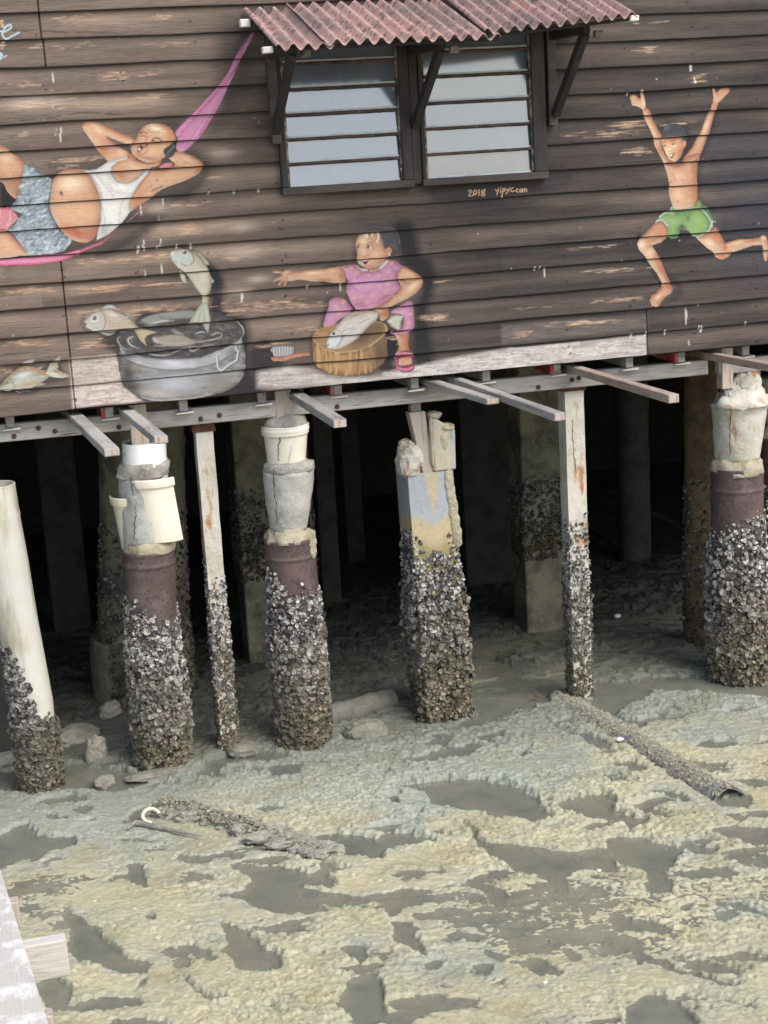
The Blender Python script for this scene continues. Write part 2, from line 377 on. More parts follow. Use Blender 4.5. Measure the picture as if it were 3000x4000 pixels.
# dark glazes
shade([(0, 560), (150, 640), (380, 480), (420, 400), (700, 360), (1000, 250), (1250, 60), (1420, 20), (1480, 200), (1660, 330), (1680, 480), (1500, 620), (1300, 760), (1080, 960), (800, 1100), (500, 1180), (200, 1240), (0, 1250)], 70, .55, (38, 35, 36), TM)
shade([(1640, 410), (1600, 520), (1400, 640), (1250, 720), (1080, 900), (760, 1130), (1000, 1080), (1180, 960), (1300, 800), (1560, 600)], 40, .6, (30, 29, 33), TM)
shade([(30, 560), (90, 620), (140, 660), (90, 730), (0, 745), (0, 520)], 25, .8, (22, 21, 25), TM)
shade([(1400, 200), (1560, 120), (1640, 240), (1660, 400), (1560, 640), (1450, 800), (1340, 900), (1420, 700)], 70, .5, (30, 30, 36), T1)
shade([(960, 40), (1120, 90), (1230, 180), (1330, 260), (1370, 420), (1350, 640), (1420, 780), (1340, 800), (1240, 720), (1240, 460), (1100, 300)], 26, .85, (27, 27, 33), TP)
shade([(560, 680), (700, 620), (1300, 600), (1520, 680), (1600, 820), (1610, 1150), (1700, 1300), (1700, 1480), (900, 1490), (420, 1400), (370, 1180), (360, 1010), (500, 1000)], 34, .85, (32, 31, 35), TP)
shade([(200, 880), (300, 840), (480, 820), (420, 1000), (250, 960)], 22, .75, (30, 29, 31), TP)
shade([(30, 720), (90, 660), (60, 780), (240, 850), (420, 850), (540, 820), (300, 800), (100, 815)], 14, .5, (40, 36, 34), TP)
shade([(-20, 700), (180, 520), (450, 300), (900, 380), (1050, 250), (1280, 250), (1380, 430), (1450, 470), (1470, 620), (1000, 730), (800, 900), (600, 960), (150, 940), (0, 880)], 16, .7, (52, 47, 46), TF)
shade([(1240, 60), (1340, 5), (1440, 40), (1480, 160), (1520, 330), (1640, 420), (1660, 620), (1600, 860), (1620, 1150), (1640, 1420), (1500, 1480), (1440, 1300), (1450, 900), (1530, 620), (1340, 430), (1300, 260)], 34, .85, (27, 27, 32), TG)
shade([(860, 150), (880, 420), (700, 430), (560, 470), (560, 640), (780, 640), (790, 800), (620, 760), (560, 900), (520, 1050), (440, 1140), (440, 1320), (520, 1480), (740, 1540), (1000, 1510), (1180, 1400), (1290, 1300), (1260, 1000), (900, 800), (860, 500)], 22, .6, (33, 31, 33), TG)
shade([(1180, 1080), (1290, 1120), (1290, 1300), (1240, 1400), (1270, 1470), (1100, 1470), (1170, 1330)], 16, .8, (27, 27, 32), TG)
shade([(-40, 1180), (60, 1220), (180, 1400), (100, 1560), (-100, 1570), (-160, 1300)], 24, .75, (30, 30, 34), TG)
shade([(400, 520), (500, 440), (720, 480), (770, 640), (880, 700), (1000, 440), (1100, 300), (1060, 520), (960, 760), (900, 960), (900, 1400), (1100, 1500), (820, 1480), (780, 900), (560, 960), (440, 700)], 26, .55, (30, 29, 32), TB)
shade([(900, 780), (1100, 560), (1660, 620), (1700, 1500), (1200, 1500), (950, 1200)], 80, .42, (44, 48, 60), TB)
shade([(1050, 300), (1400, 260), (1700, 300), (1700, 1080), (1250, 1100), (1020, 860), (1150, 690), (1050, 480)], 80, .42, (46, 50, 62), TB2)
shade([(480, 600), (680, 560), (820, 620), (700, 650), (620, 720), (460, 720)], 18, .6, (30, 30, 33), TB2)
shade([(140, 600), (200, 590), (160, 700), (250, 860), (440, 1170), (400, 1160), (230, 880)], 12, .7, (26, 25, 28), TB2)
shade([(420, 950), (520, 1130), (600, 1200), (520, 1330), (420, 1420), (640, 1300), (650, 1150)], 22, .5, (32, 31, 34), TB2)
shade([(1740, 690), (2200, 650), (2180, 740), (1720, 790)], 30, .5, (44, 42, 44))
# whitened planks along the bottom
def pale(P, col=(184, 178, 172), alpha=.9, T=(0, 0, 1), th=-.25, soft=10):
    WL.at(*T).poly(P, col, soft=soft, alpha=alpha, smooth=False, tex=.12, grain=[((150, 138, 131), 70, 9, .05, .6), ((122, 111, 105), 16, 5, .22, .5)])
pale([(446, 826), (752, 800), (775, 860), (790, 900), (786, 965), (458, 1004)], (178, 166, 156), T=(0, 900, 1.659))
pale([(460, 1008), (785, 975), (800, 1010), (900, 1090), (930, 1106), (470, 1155)], (186, 176, 168), T=(0, 900, 1.659))
pale([(-90, 1500), (30, 1470), (200, 1440), (430, 1470), (600, 1530), (1000, 1540), (1300, 1500), (1500, 1490), (1659, 1440), (1659, 1640), (-90, 1640)], (172, 167, 163), T=TG, soft=22)
pale([(1180, 930), (1300, 905), (1659, 838), (1659, 990), (900, 1100), (900, 990)], (182, 177, 173), T=(900, 800, 1.508), soft=14)
pale([(1985, 1360), (2200, 1338), (2525, 1306), (2526, 1388), (1985, 1450)], (180, 174, 170), soft=6)
for (x0, y0, x1, y1, c, a) in ((2460, 1225, 2530, 1300, (120, 110, 106), .6),):
    pale([(x0 - 500, y0 + 45), (x1, y0), (x1, y1 - 20), (x0 - 500, y1 + 40)], c, .35, soft=14)
# painted tan streaks following the grain
rs = random.Random(4)
def streaks(x0, y0, x1, y1, n, cols, w=(1.5, 4), ln=(14, 75), alpha=.5, slope=-.06):
    WL.at(0, 0, 1); n = int(n * .9)
    for i in range(n):
        # cluster towards the middle of the box
        x = x0 + (x1 - x0) * (rs.random() + rs.random()) / 2; y = y0 + (y1 - y0) * (rs.random() + rs.random()) / 2
        y += slope * (x - (x0 + x1) / 2)
        l = rs.uniform(*ln) / 2
        WL.line([(x - l, y - l * slope), (x, y + rs.uniform(-1.5, 1.5)), (x + l, y + l * slope)], rs.choice(cols), rs.uniform(*w), alpha * rs.uniform(.5, 1), taper=True)
TAN = [(196, 166, 138), (178, 146, 120), (160, 128, 104), (206, 182, 158)]
ORN = [(190, 152, 122), (176, 138, 108), (204, 172, 142), (150, 118, 96)]
for b in ((150, 55, 420, 95, 26, TAN), (560, 50, 700, 80, 18, TAN), (560, 165, 720, 185, 14, TAN), (30, 165, 420, 200, 24, TAN), (300, 280, 640, 310, 30, TAN), (20, 310, 180, 345, 18, TAN), (20, 385, 340, 430, 60, TAN), (520, 360, 680, 385, 26, TAN), (60, 505, 130, 545, 16, TAN), (180, 610, 400, 635, 50, TAN), (210, 640, 300, 665, 14, TAN), (650, 780, 830, 810, 30, TAN), (700, 870, 790, 920, 60, ORN), (560, 490, 700, 500, 10, TAN), (820, 680, 860, 710, 12, TAN),
          (270, 1000, 660, 1035, 70, ORN), (600, 985, 660, 1010, 20, ORN), (260, 1105, 560, 1145, 80, ORN), (560, 1095, 720, 1120, 40, ORN), (0, 1120, 230, 1150, 40, ORN), (260, 1200, 640, 1240, 90, ORN), (560, 1190, 760, 1215, 40, ORN), (0, 1325, 220, 1360, 50, ORN), (830, 1000, 1000, 1020, 14, TAN), (830, 1180, 1000, 1240, 50, ORN), (280, 1320, 460, 1370, 40, TAN), (0, 1425, 60, 1470, 20, ORN),
          (900, 1165, 1290, 1220, 110, TAN), (1090, 1270, 1270, 1300, 30, TAN), (1000, 1340, 1130, 1360, 20, TAN), (1640, 1225, 1760, 1260, 40, TAN), (1480, 1310, 1600, 1330, 10, TAN), (1700, 1090, 1780, 1105, 8, TAN),
          (2380, 470, 2530, 500, 50, TAN), (2180, 505, 2560, 540, 50, TAN), (2560, 480, 2730, 490, 20, TAN), (2400, 575, 2560, 610, 30, TAN), (2480, 80, 2620, 95, 12, TAN), (2480, 175, 2570, 210, 20, TAN), (2270, 1045, 2560, 1070, 30, TAN), (2300, 1160, 2520, 1180, 36, TAN), (2200, 960, 2420, 975, 16, TAN), (2130, 1250, 2430, 1270, 40, TAN), (2000, 1290, 2100, 1320, 20, TAN), (1990, 1190, 2200, 1210, 14, TAN), (2690, 290, 2760, 310, 10, TAN), (2720, 300, 2750, 330, 6, TAN)):
    streaks(*b[:5], b[5])
WL.at(0, 0, 1)
for (x, y, rx, ry) in ((870, 597, 60, 18), (1010, 1090, 50, 16), (930, 1140, 60, 18), (950, 890, 50, 18), (110, 400, 130, 26), (950, 985, 80, 25), (620, 810, 60, 25)):
    WL.blob(x, y, rx, ry, (190, 172, 158), .5, -4, clip=False)
# splashes, drips, peeled spots
for (x, y0, y1, w_) in ((550, 775, 865, 4), (618, 772, 862, 4), (637, 775, 800, 4), (560, 940, 968, 5), (625, 935, 962, 4), (538, 965, 990, 7), (565, 968, 978, 6), (612, 963, 972, 6), (690, 960, 972, 7), (745, 958, 972, 8), (630, 1025, 1075, 4), (568, 1055, 1078, 4), (205, 262, 358, 4), (207, 385, 430, 3), (238, 500, 520, 4), (236, 520, 572, 5), (218, 495, 530, 3), (945, 1150, 1180, 8), (1080, 1165, 1195, 5), (1200, 1118, 1128, 6), (1331, 1108, 1136, 6), (1280, 1115, 1145, 3), (815, 750, 758, 7), (912, 748, 755, 7), (306, 985, 995, 7),
                    (2465, 1302, 1318, 7), (2524, 1294, 1306, 6), (2598, 1288, 1304, 6), (2730, 1273, 1284, 6), (2740, 1273, 1294, 8), (2912, 1256, 1268, 7), (2680, 1200, 1265, 7), (2690, 1330, 1348, 5), (2127, 1045, 1090, 8), (2090, 1046, 1058, 5), (2108, 1044, 1052, 5), (2700, 255, 275, 9), (2712, 305, 325, 7), (2449, 362, 368, 5), (2430, 1018, 1022, 6), (2290, 36, 42, 5), (1012, 740, 752, 6), (800, 1330, 1340, 5)):
    WL.line([(x, y0), (x + 1, (y0 + y1) / 2), (x + rs.uniform(-3, 3), y1)], (216, 212, 206), w_ * .85, .65, taper=y1 - y0 > 30)
for i in range(70):
    x, y = rs.uniform(0, 3000), rs.uniform(20, 1480)
    WL.line([(x, y), (x + rs.uniform(-3, 3), y + rs.uniform(2, 7))], rs.choice([(190, 180, 170), (150, 138, 128), (214, 208, 200)]), rs.uniform(1.5, 3.2), .6)
for i in range(120):       # nail heads and knots
    k = rs.randrange(0, 15); x = rs.choice([.45, .9, 1.35, 1.8, 2.75, 3.65, 4.1, 4.55, 5.0]) + rs.uniform(-.02, .02); z = SEAM[k] + rs.choice([.025, .06, .11]) + rs.uniform(-.008, .008)
    px, py = to_px([x, -.02, z]); WL.blob(px, py, 5, 4, (26, 24, 24), .8, clip=False, hard=True)

for P in ([(-20, 480), (180, 462), (330, 441), (480, 447), (700, 437), (1000, 428)], [(0, 118), (160, 122), (340, 126), (460, 124)], [(2380, 640), (2560, 628), (2800, 612)], [(1600, 900), (1900, 872), (2100, 858)], [(0, 1386), (120, 1378), (265, 1368)], [(640, 1075), (760, 1082), (840, 1070)], [(2640, 440), (2820, 428), (3010, 412)], [(900, 1075), (1150, 1050)], [(2050, 1160), (2300, 1136), (2460, 1120)], [(300, 700), (500, 690)], [(1300, 800), (1600, 782)]):
    WL.line(P, (24, 22, 22), 3.2, .75, taper=True)
def wood(x, z, k):
    """bare colour of the stained boards"""
    t = (z - SE[k]) / (SE[k + 1] - SE[k])
    g1 = fbm(x * 1.6, z * 26, k * 7.3, 11, 3); g2 = fbm(x * 7, z * 150, k * 7.3, 12, 3); tone = noise(k * 1.7 + .4, np.floor((x + k * 1.37) / 2.9) * 2.1, 0, 13)
    left = 1 - sm(1.2, 3.6, x + .5 * fbm(x * .7, z * 1.2, 0, 14))
    c0 = lin((57, 52, 51)); c1 = lin((104, 91, 82))
    c = c0[None, :] + (c1 - c0)[None, :] * (left * .8 + .12 + .25 * g1 + .1 * tone)[:, None]
    c = c * (1 + .3 * g1 + .22 * g2 + .12 * tone)[:, None]
    band = np.exp(-((t - .58 - .1 * noise(x * .8, k * 2.2, 0, 15)) / .24) ** 2) * sm(-.15, .55, fbm(x * 1.1, k * 3.1, z * 3, 16)) * (.35 + .65 * left)
    tan = lin((158, 138, 120))
    a = np.clip(band * .72 + .35 * band * g2, 0, 1)[:, None]
    c = c * (1 - a) + tan * a
    edge = np.clip(sm(.72, 1.0, t) * .5 + (1 - sm(0, .1, t)) * .25, 0, 1)      # darker towards the board top and along the bottom lip
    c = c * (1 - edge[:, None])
    return np.clip(c, .008, .9)

M_parts = []
house = thing('stilt_house', (2.6, 0, 0), 'dark brown timber stilt house with lapped board wall covered in a painted mural', 'house')
# joints between board lengths: (x, first board, last board)
JOINTS = [(at_y(236, 1010)[0] + .0, 0, 5), (at_y(152, 60)[0], 14, 16), (at_y(2526, 1340)[0], 0, 1), (at_y(163, 110)[0], 13, 13)]
def build_wall():
    xs = np.concatenate([np.arange(-4, -.3, .12), np.arange(-.3, 5.4, .0085), np.arange(5.4, 9.5, .12)])
    for jx, a, b in JOINTS: xs = np.concatenate([xs[abs(xs - jx) > .006], [jx - .005, jx - .0035, jx + .0035, jx + .005]])
    xs = np.sort(xs); nx = len(xs)
    V, C, F = [], [], []; n = 0
    win = [(1.812, 2.66, 1.205, 2.25), (2.71, 3.53, 1.205, 2.25)]
    for k in range(len(SEAM) - 1):
        h = SE[k + 1] - SE[k]; nr = 27 if k < 16 else 4
        ts = np.linspace(0, 1, nr)
        zl = SE[k] + ts * h
        rows = []
        X = np.tile(xs, nr); Z = np.repeat(zl, nx); kk = np.full(len(X), k)
        Zg = Z + wave(X, k) * np.repeat(1 - ts, nx) + wave(X, k + 1) * np.repeat(ts, nx)
        Y = board_y(X, Z, kk)
        for jx, a, b in JOINTS:
            if a <= k <= b: Y = np.where(abs(X - jx) < .004, Y + .03, Y)
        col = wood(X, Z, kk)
        # paint over
        i = ((X - CX0) / CS - .5).round().astype(int); j = ((Z - CZ0) / CS - .5).round().astype(int)
        ok = (i >= WL.i0) & (i < WL.i1) & (j >= WL.j0) & (j < WL.j1)
        ii, jj = np.clip(i - WL.i0, 0, WL.A.shape[1] - 1), np.clip(j - WL.j0, 0, WL.A.shape[0] - 1)
        a = np.where(ok, WL.A[jj, ii], 0)[:, None]
        col = col * (1 - a) + WL.C[jj, ii] * a * (1 + .25 * fbm(X * 9, Z * 150, 0, 18, 2))[:, None]
        # lip underside: two rows in front of the board proper
        Zb = zl[0] + wave(xs, k); yb = board_y(xs, np.full(nx, zl[0]), np.full(nx, k))
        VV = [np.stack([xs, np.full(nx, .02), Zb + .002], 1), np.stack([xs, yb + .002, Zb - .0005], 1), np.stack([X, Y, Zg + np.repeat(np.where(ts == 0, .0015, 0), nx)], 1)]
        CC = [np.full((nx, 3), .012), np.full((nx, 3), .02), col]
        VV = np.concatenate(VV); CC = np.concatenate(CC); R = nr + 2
        idx = np.arange(R * nx).reshape(R, nx) + n
        f = np.stack([idx[:-1, :-1], idx[:-1, 1:], idx[1:, 1:], idx[1:, :-1]], -1).reshape(-1, 4)
        fx = VV[f - n].mean(1)
        keep = np.ones(len(f), bool)
        for (a0, a1, b0, b1) in win: keep &= ~((fx[:, 0] > a0 + .03) & (fx[:, 0] < a1 - .03) & (fx[:, 2] > b0 + .03) & (fx[:, 2] < b1 - .03))
        V.append(VV); C.append(CC); F.append(f[keep]); n += len(VV)
    return mesh('board_wall', np.concatenate(V), np.concatenate(F), M['board'], house, np.concatenate(C), label='wall of dark lapped boards with pale scratches and painted shadows')

def to_wall(L, name, label, thr=.45, off=.0012):
    """lay a paint layer on the boards as a skin of small cells that follows each board"""
    J, I = np.where(L.A > thr)
    x0 = cxs[I + L.i0] - CS / 2; z0 = czs[J + L.j0] - CS / 2
    zc = z0 + CS / 2
    k = np.searchsorted(SE, zc, side='right') - 1
    lo = SE[k] + .001; hiz = SE[k + 1] - .0045
    Cq = L.C; H, Wd = L.A.shape
    def corner(di, dj):      # average of the painted neighbours
        acc = np.zeros((len(I), 3)); wt = np.zeros(len(I))
        for a in (di - 1, di):
            for b in (dj - 1, dj):
                ii, jj = np.clip(I + a, 0, Wd - 1), np.clip(J + b, 0, H - 1); w_ = (L.A[jj, ii] > .3) * 1.
                acc += Cq[jj, ii] * w_[:, None]; wt += w_
        return acc / np.maximum(wt, 1)[:, None]
    V = np.zeros((len(I), 4, 3)); C = np.zeros((len(I), 4, 3))
    for q, (di, dj) in enumerate(((0, 0), (1, 0), (1, 1), (0, 1))):
        x = x0 + di * CS; z = np.clip(z0 + dj * CS, lo, hiz); t = (z - SE[k]) / (SE[k + 1] - SE[k])
        V[:, q, 0] = x; V[:, q, 1] = board_y(x, z, k) - off; V[:, q, 2] = z + wave(x, k) * (1 - t) + wave(x, k + 1) * t
        cc = corner(di, dj); gl = cc.mean(1, keepdims=True); C[:, q] = (gl + (cc - gl) * .8) * .68 * (1 - .45 * sm(.9, 1, t))[:, None]
    good = (np.ptp(V[:, :, 2], 1) > .0006) if hasattr(np, 'ptp') else ((V[:, :, 2].max(1) - V[:, :, 2].min(1)) > .0006)
    V, C = V[good], C[good]
    F = np.arange(len(V) * 4).reshape(-1, 4)
    return mesh(name, V.reshape(-1, 3), F, M['mural'], house, C.reshape(-1, 3), smooth=True, label=label)
# ------------------------------------------------------------------ mural figures
SK, SKH, SKL, SKE = (214, 160, 118), (244, 214, 178), (172, 98, 58), (150, 92, 60)
def skin(L, P, base=SK, hi=SKH, lo=SKL, ec=SKE, ew=12, **k): L.poly(P, base, ec, ew, hi, lo, **k)

# ---- man in the hammock
H = Lay(-10, 100, 1010, 1070)
rope = [(1640, 205), (1655, 215), (1600, 300), (1552, 400), (1480, 560), (1440, 650), (1390, 740), (1330, 840), (1270, 920), (1190, 985), (1145, 970), (1150, 900), (1140, 850), (1230, 750), (1330, 650), (1420, 550), (1480, 460), (1530, 350), (1600, 245)]
H.at(*T1).poly(rope, (203, 122, 168), (150, 82, 118), 8, (226, 170, 206), (150, 60, 92))
for a, b, c in (((1645, 215), (1540, 420), (1180, 960)), ((1640, 222), (1500, 470), (1150, 900)), ((1645, 225), (1545, 430), (1230, 940)), ((1640, 215), (1510, 440), (1160, 850)), ((1642, 220), (1560, 370), (1290, 880)), ((1640, 220), (1480, 520), (1250, 760))):
    H.line([a, b, c], random.choice([(232, 178, 214), (178, 74, 112), (214, 140, 190), (160, 60, 96)]), 4, .6, clip=True)
H.line([(1642, 215), (1600, 290), (1575, 340)], (240, 190, 200), 5, .9, clip=True); H.line([(1650, 212), (1628, 250)], (150, 40, 70), 6, .8, clip=True)
band = [(1170, 705), (1100, 780), (960, 905), (820, 1010), (640, 1080), (500, 1115), (300, 1132), (-20, 1168), (-20, 1210), (250, 1200), (480, 1168), (620, 1115), (800, 1045), (960, 905), (1080, 805), (1150, 740)]
H.at(*TM).poly(band, (196, 96, 122), (150, 60, 84), 5, smooth=False)
H.poly([(620, 1090), (500, 1118), (300, 1136), (-20, 1170), (-20, 1212), (250, 1202), (480, 1168), (620, 1118)], (226, 128, 170), (206, 80, 126), 7, (240, 170, 200), None)
H.line([(-20, 1206), (250, 1198), (480, 1166), (620, 1114)], (214, 74, 122), 7, .9)
H.line([(1100, 780), (960, 905), (820, 1015), (640, 1085)], (150, 100, 110), 4, .6, clip=True); H.line([(1160, 720), (1080, 800), (980, 880)], (224, 150, 160), 4, .6, clip=True)
H.poly([(-20, 752), (40, 750), (70, 745), (110, 780), (150, 850), (130, 880), (90, 900), (55, 930), (-20, 935)], (216, 128, 138), (190, 90, 100), 12, (232, 160, 166), (190, 90, 96), grain=[((236, 180, 186), 8, 40, .1, .6)])
to_hammock = H

Mn = Lay(-10, 460, 820, 1060); L = Mn.at(*TM)
# far arm
skin(L, [(655, 95), (690, 78), (770, 80), (850, 110), (930, 150), (1060, 210), (1060, 260), (1000, 250), (900, 212), (850, 195), (930, 262), (1010, 310), (1020, 350), (940, 368), (860, 392), (800, 330), (740, 250), (690, 180), (655, 130)], ew=16)
L.blob(770, 130, 60, 26, (236, 196, 152), .7, 30); L.blob(820, 300, 50, 40, (196, 116, 66), .7, 40); L.blob(960, 315, 40, 25, (238, 200, 156), .6, 20)
L.line([(846, 192), (905, 214), (1000, 250), (1050, 258)], (120, 70, 46), 4, .7, clip=True); L.line([(800, 330), (850, 385)], (150, 84, 50), 8, .5, clip=True)
# raised leg and lying leg
skin(L, [(-20, 262), (40, 268), (100, 320), (195, 390), (185, 520), (140, 660), (120, 680), (60, 625), (30, 560), (-20, 505)], ew=30)
L.blob(60, 350, 60, 50, (240, 202, 160), .5, 30); L.poly([(-20, 480), (100, 500), (180, 500), (140, 660), (110, 680), (60, 625), (20, 560), (-20, 520)], (150, 92, 62), soft=30, alpha=.55, clip=True)
skin(L, [(-20, 935), (60, 932), (110, 980), (180, 1060), (240, 1125), (150, 1138), (-20, 1148)], ew=26)
L.blob(60, 1040, 80, 40, (230, 180, 132), .6, 35); L.line([(60, 935), (110, 980), (180, 1060), (240, 1125)], (110, 70, 52), 7, .7, clip=True)
# near arm behind the head
skin(L, [(1330, 350), (1400, 308), (1500, 335), (1570, 370), (1604, 411), (1597, 450), (1560, 490), (1450, 542), (1330, 585), (1250, 625), (1190, 675), (1100, 735), (1030, 780), (1015, 710), (1040, 650), (1090, 580), (1160, 490), (1200, 440), (1300, 448), (1370, 420), (1375, 395), (1350, 380)], ew=20)
L.blob(1480, 370, 70, 22, (238, 196, 150), .6, 25); L.blob(1330, 500, 130, 30, (228, 176, 130), .6, -18); L.blob(1100, 700, 70, 50, (198, 116, 66), .6, -40); L.blob(1560, 460, 30, 30, (196, 112, 64), .5)
L.line([(1300, 450), (1370, 425), (1480, 430), (1590, 425)], (150, 92, 60), 5, .5, clip=True)
for i in range(14): L.line([(1190 + i * 7, 585 + (i * 37) % 40), (1200 + i * 7, 570 + (i * 37) % 40)], (90, 66, 54), 2.5, .6, clip=True)
L.blob(1238, 536, 7, 7, (90, 56, 40), .8)
L.poly([(1255, 432), (1310, 398), (1362, 400), (1350, 432), (1285, 447)], (206, 116, 124), (170, 80, 92), 6)
# belly
skin(L, [(400, 600), (425, 525), (480, 468), (560, 448), (650, 450), (725, 480), (775, 590), (800, 700), (795, 850), (765, 965), (705, 1022), (640, 1027), (560, 1000), (490, 940), (430, 850), (395, 760), (386, 680)], ew=46)
L.blob(560, 560, 110, 70, (250, 218, 176), .85); L.blob(640, 790, 150, 90, (232, 178, 128), .6); L.blob(600, 950, 140, 52, (190, 92, 46), .9, 20); L.blob(720, 960, 60, 60, (180, 104, 66), .5)
L.blob(483, 636, 13, 14, (120, 66, 42), .9, 20, hard=True); L.blob(492, 652, 8, 14, (140, 80, 50), .7, 20)
L.line([(400, 678), (540, 690), (780, 680)], (176, 110, 78), 3, .5, clip=True)
L.line([(770, 590), (800, 700), (795, 850), (765, 965)], (120, 76, 54), 9, .55, clip=True)
# chest, neck
skin(L, [(885, 425), (930, 380), (1010, 340), (1060, 375), (1190, 405), (1175, 455), (1110, 505), (1050, 550), (990, 560), (930, 545), (885, 495)], ew=24)
L.blob(960, 500, 60, 40, (190, 116, 74), .6, 30); L.blob(1060, 430, 70, 26, (232, 186, 142), .6, 15)
# vest
vest = [(655, 452), (700, 456), (760, 448), (850, 390), (930, 365), (1012, 342), (1005, 366), (935, 384), (892, 425), (886, 482), (930, 540), (1000, 556), (1080, 522), (1140, 462), (1195, 428), (1172, 482), (1100, 565), (1050, 645), (1022, 725), (1034, 780), (960, 875), (860, 962), (762, 1012), (772, 950), (793, 850), (797, 720), (776, 620), (722, 502)]
L.poly(vest, (222, 221, 214), (168, 166, 160), 14, (240, 239, 232), (140, 138, 134), smooth=False, soft=3)
for P, c, w_ in (([(720, 500), (790, 610), (810, 690)], (150, 150, 146), 7), ([(770, 500), (850, 600), (900, 660)], (176, 174, 168), 6), ([(800, 740), (830, 860), (800, 960)], (160, 158, 152), 8), ([(860, 560), (900, 620), (1000, 640)], (196, 192, 180), 9), ([(1040, 640), (960, 720), (940, 860)], (186, 184, 178), 9), ([(790, 640), (800, 760), (796, 870)], (120, 118, 114), 6), ([(886, 430), (884, 485), (930, 545), (1000, 560), (1085, 524), (1150, 460)], (120, 92, 76), 4)):
    L.line(P, c, w_, .6, soft=6, clip=True)
L.blob(880, 780, 60, 70, (238, 234, 220), .8); L.blob(960, 590, 60, 26, (240, 238, 230), .7); L.blob(830, 940, 50, 40, (170, 166, 158), .6, -40)
# shorts
sh = [(190, 388), (260, 430), (350, 490), (412, 530), (398, 640), (392, 760), (430, 860), (460, 920), (520, 970), (578, 1012), (545, 1050), (512, 1092), (420, 1118), (230, 1132), (170, 1050), (110, 970), (58, 925), (110, 870), (172, 800), (100, 770), (80, 745), (130, 690), (170, 560)]
L.poly(sh, (146, 162, 170), (92, 100, 106), 16, (196, 210, 216), (86, 92, 98), smooth=False, soft=3, grain=[((92, 98, 100), 16, 8, .15, .6), ((206, 216, 220), 18, 9, .2, .6)])
L.dabs(sh, [(208, 218, 224), (226, 232, 236), (120, 150, 180), (84, 92, 96), (174, 186, 192), (100, 108, 112), (140, 172, 200)], 330, 5, 26, -32, .75, 3, 35)
L.line([(412, 530), (398, 640), (392, 760), (430, 860), (470, 925)], (70, 74, 78), 5, .6, clip=True); L.line([(172, 800), (140, 850), (60, 925)], (60, 60, 66), 6, .5, clip=True)
# neck shadow, head
skin(L, [(1035, 320), (1090, 380), (1195, 395), (1275, 345), (1262, 412), (1195, 432), (1100, 415), (1010, 385)], (188, 124, 84), ew=14)
head = [(1130, 112), (1180, 88), (1240, 82), (1310, 100), (1362, 140), (1390, 200), (1385, 245), (1370, 305), (1310, 352), (1250, 382), (1190, 396), (1120, 382), (1062, 345), (1035, 292), (1045, 240), (1072, 208), (1095, 160)]
skin(L, head, ew=26)
L.blob(1230, 130, 70, 34, (246, 218, 178), .8, 20); L.blob(1210, 300, 60, 40, (232, 182, 134), .6); L.blob(1100, 340, 36, 30, (196, 122, 78), .6); L.blob(1350, 200, 26, 70, (206, 130, 80), .6, -10); L.blob(1180, 365, 70, 16, (164, 98, 64), .6, 8)
for P, c, w_, a in (([(1108, 168), (1132, 154), (1166, 168)], (88, 58, 44), 5, .8), ([(1112, 190), (1134, 183), (1156, 192)], (84, 52, 40), 4, .8), ([(1195, 232), (1225, 200), (1262, 214), (1278, 232)], (80, 58, 46), 6, .75), ([(1204, 222), (1236, 238), (1262, 236)], (84, 52, 40), 5, .8), ([(1160, 140), (1200, 156), (1256, 160)], (176, 116, 76), 4, .7), ([(1170, 122), (1220, 142), (1270, 150)], (190, 130, 90), 3, .6), ([(1120, 238), (1112, 258), (1134, 274), (1158, 270), (1166, 250)], (130, 70, 44), 5, .8), ([(1160, 200), (1150, 232), (1160, 256)], (176, 112, 76), 4, .6), ([(1170, 285), (1160, 310), (1130, 330)], (176, 106, 70), 4, .6)):
    L.line(P, tuple(int(q * .8) for q in c), w_ / 1.25, min(1, a * 1.25), clip=True)
L.poly([(1090, 276), (1106, 268), (1132, 282), (1116, 298), (1098, 312), (1084, 308)], (84, 34, 28), (50, 22, 20), 5, clip=True); L.blob(1101, 291, 10, 10, (236, 228, 216), 1, hard=True)
L.line([(1072, 318), (1096, 326), (1120, 308), (1144, 284)], (176, 92, 70), 3, .7, clip=True)
L.poly([(1388, 228), (1394, 268), (1376, 330), (1340, 362), (1306, 350), (1292, 306), (1312, 282), (1345, 262)], (62, 62, 66), (36, 36, 40), 8, (110, 110, 114), None)
for i in range(6): L.line([(1310 + i * 10, 340 - i * 8), (1340 + i * 8, 300 - i * 6), (1376 + i * 2, 262 + i * 4)], (120, 120, 124), 1.8, .6, clip=True)
L.poly([(1262, 356), (1282, 336), (1306, 334), (1300, 356), (1272, 366)], (214, 156, 112), (150, 88, 58), 5)

# ---- leaping fish, fish over the pot rim, fish on the lower left
def fish_scales(L, P, cols, seed, ang, n=60, w_=3.2, ln=8): L.dabs(P, cols, n, w_, ln, ang, .55, seed, 20)
J = Lay(650, 960, 850, 1320); L = J.at(*TP)
L.poly([(1055, 82), (1110, 85), (1170, 120), (1225, 192), (1190, 196), (1120, 150)], (186, 182, 160), (120, 116, 100), 8)
L.poly([(948, 252), (1000, 290), (1014, 372), (975, 350), (955, 300)], (190, 186, 168), (120, 112, 92), 6); L.poly([(1230, 298), (1272, 352), (1240, 366)], (176, 184, 190), (110, 116, 120), 6)
jb = [(862, 104), (888, 70), (960, 58), (1062, 76), (1150, 130), (1212, 230), (1248, 330), (1243, 420), (1216, 480), (1226, 505), (1216, 565), (1160, 555), (1160, 490), (1100, 420), (1050, 330), (1000, 270), (930, 220), (868, 142)]
L.poly(jb, (196, 190, 164), (120, 106, 76), 16, (226, 222, 200), (124, 108, 74))
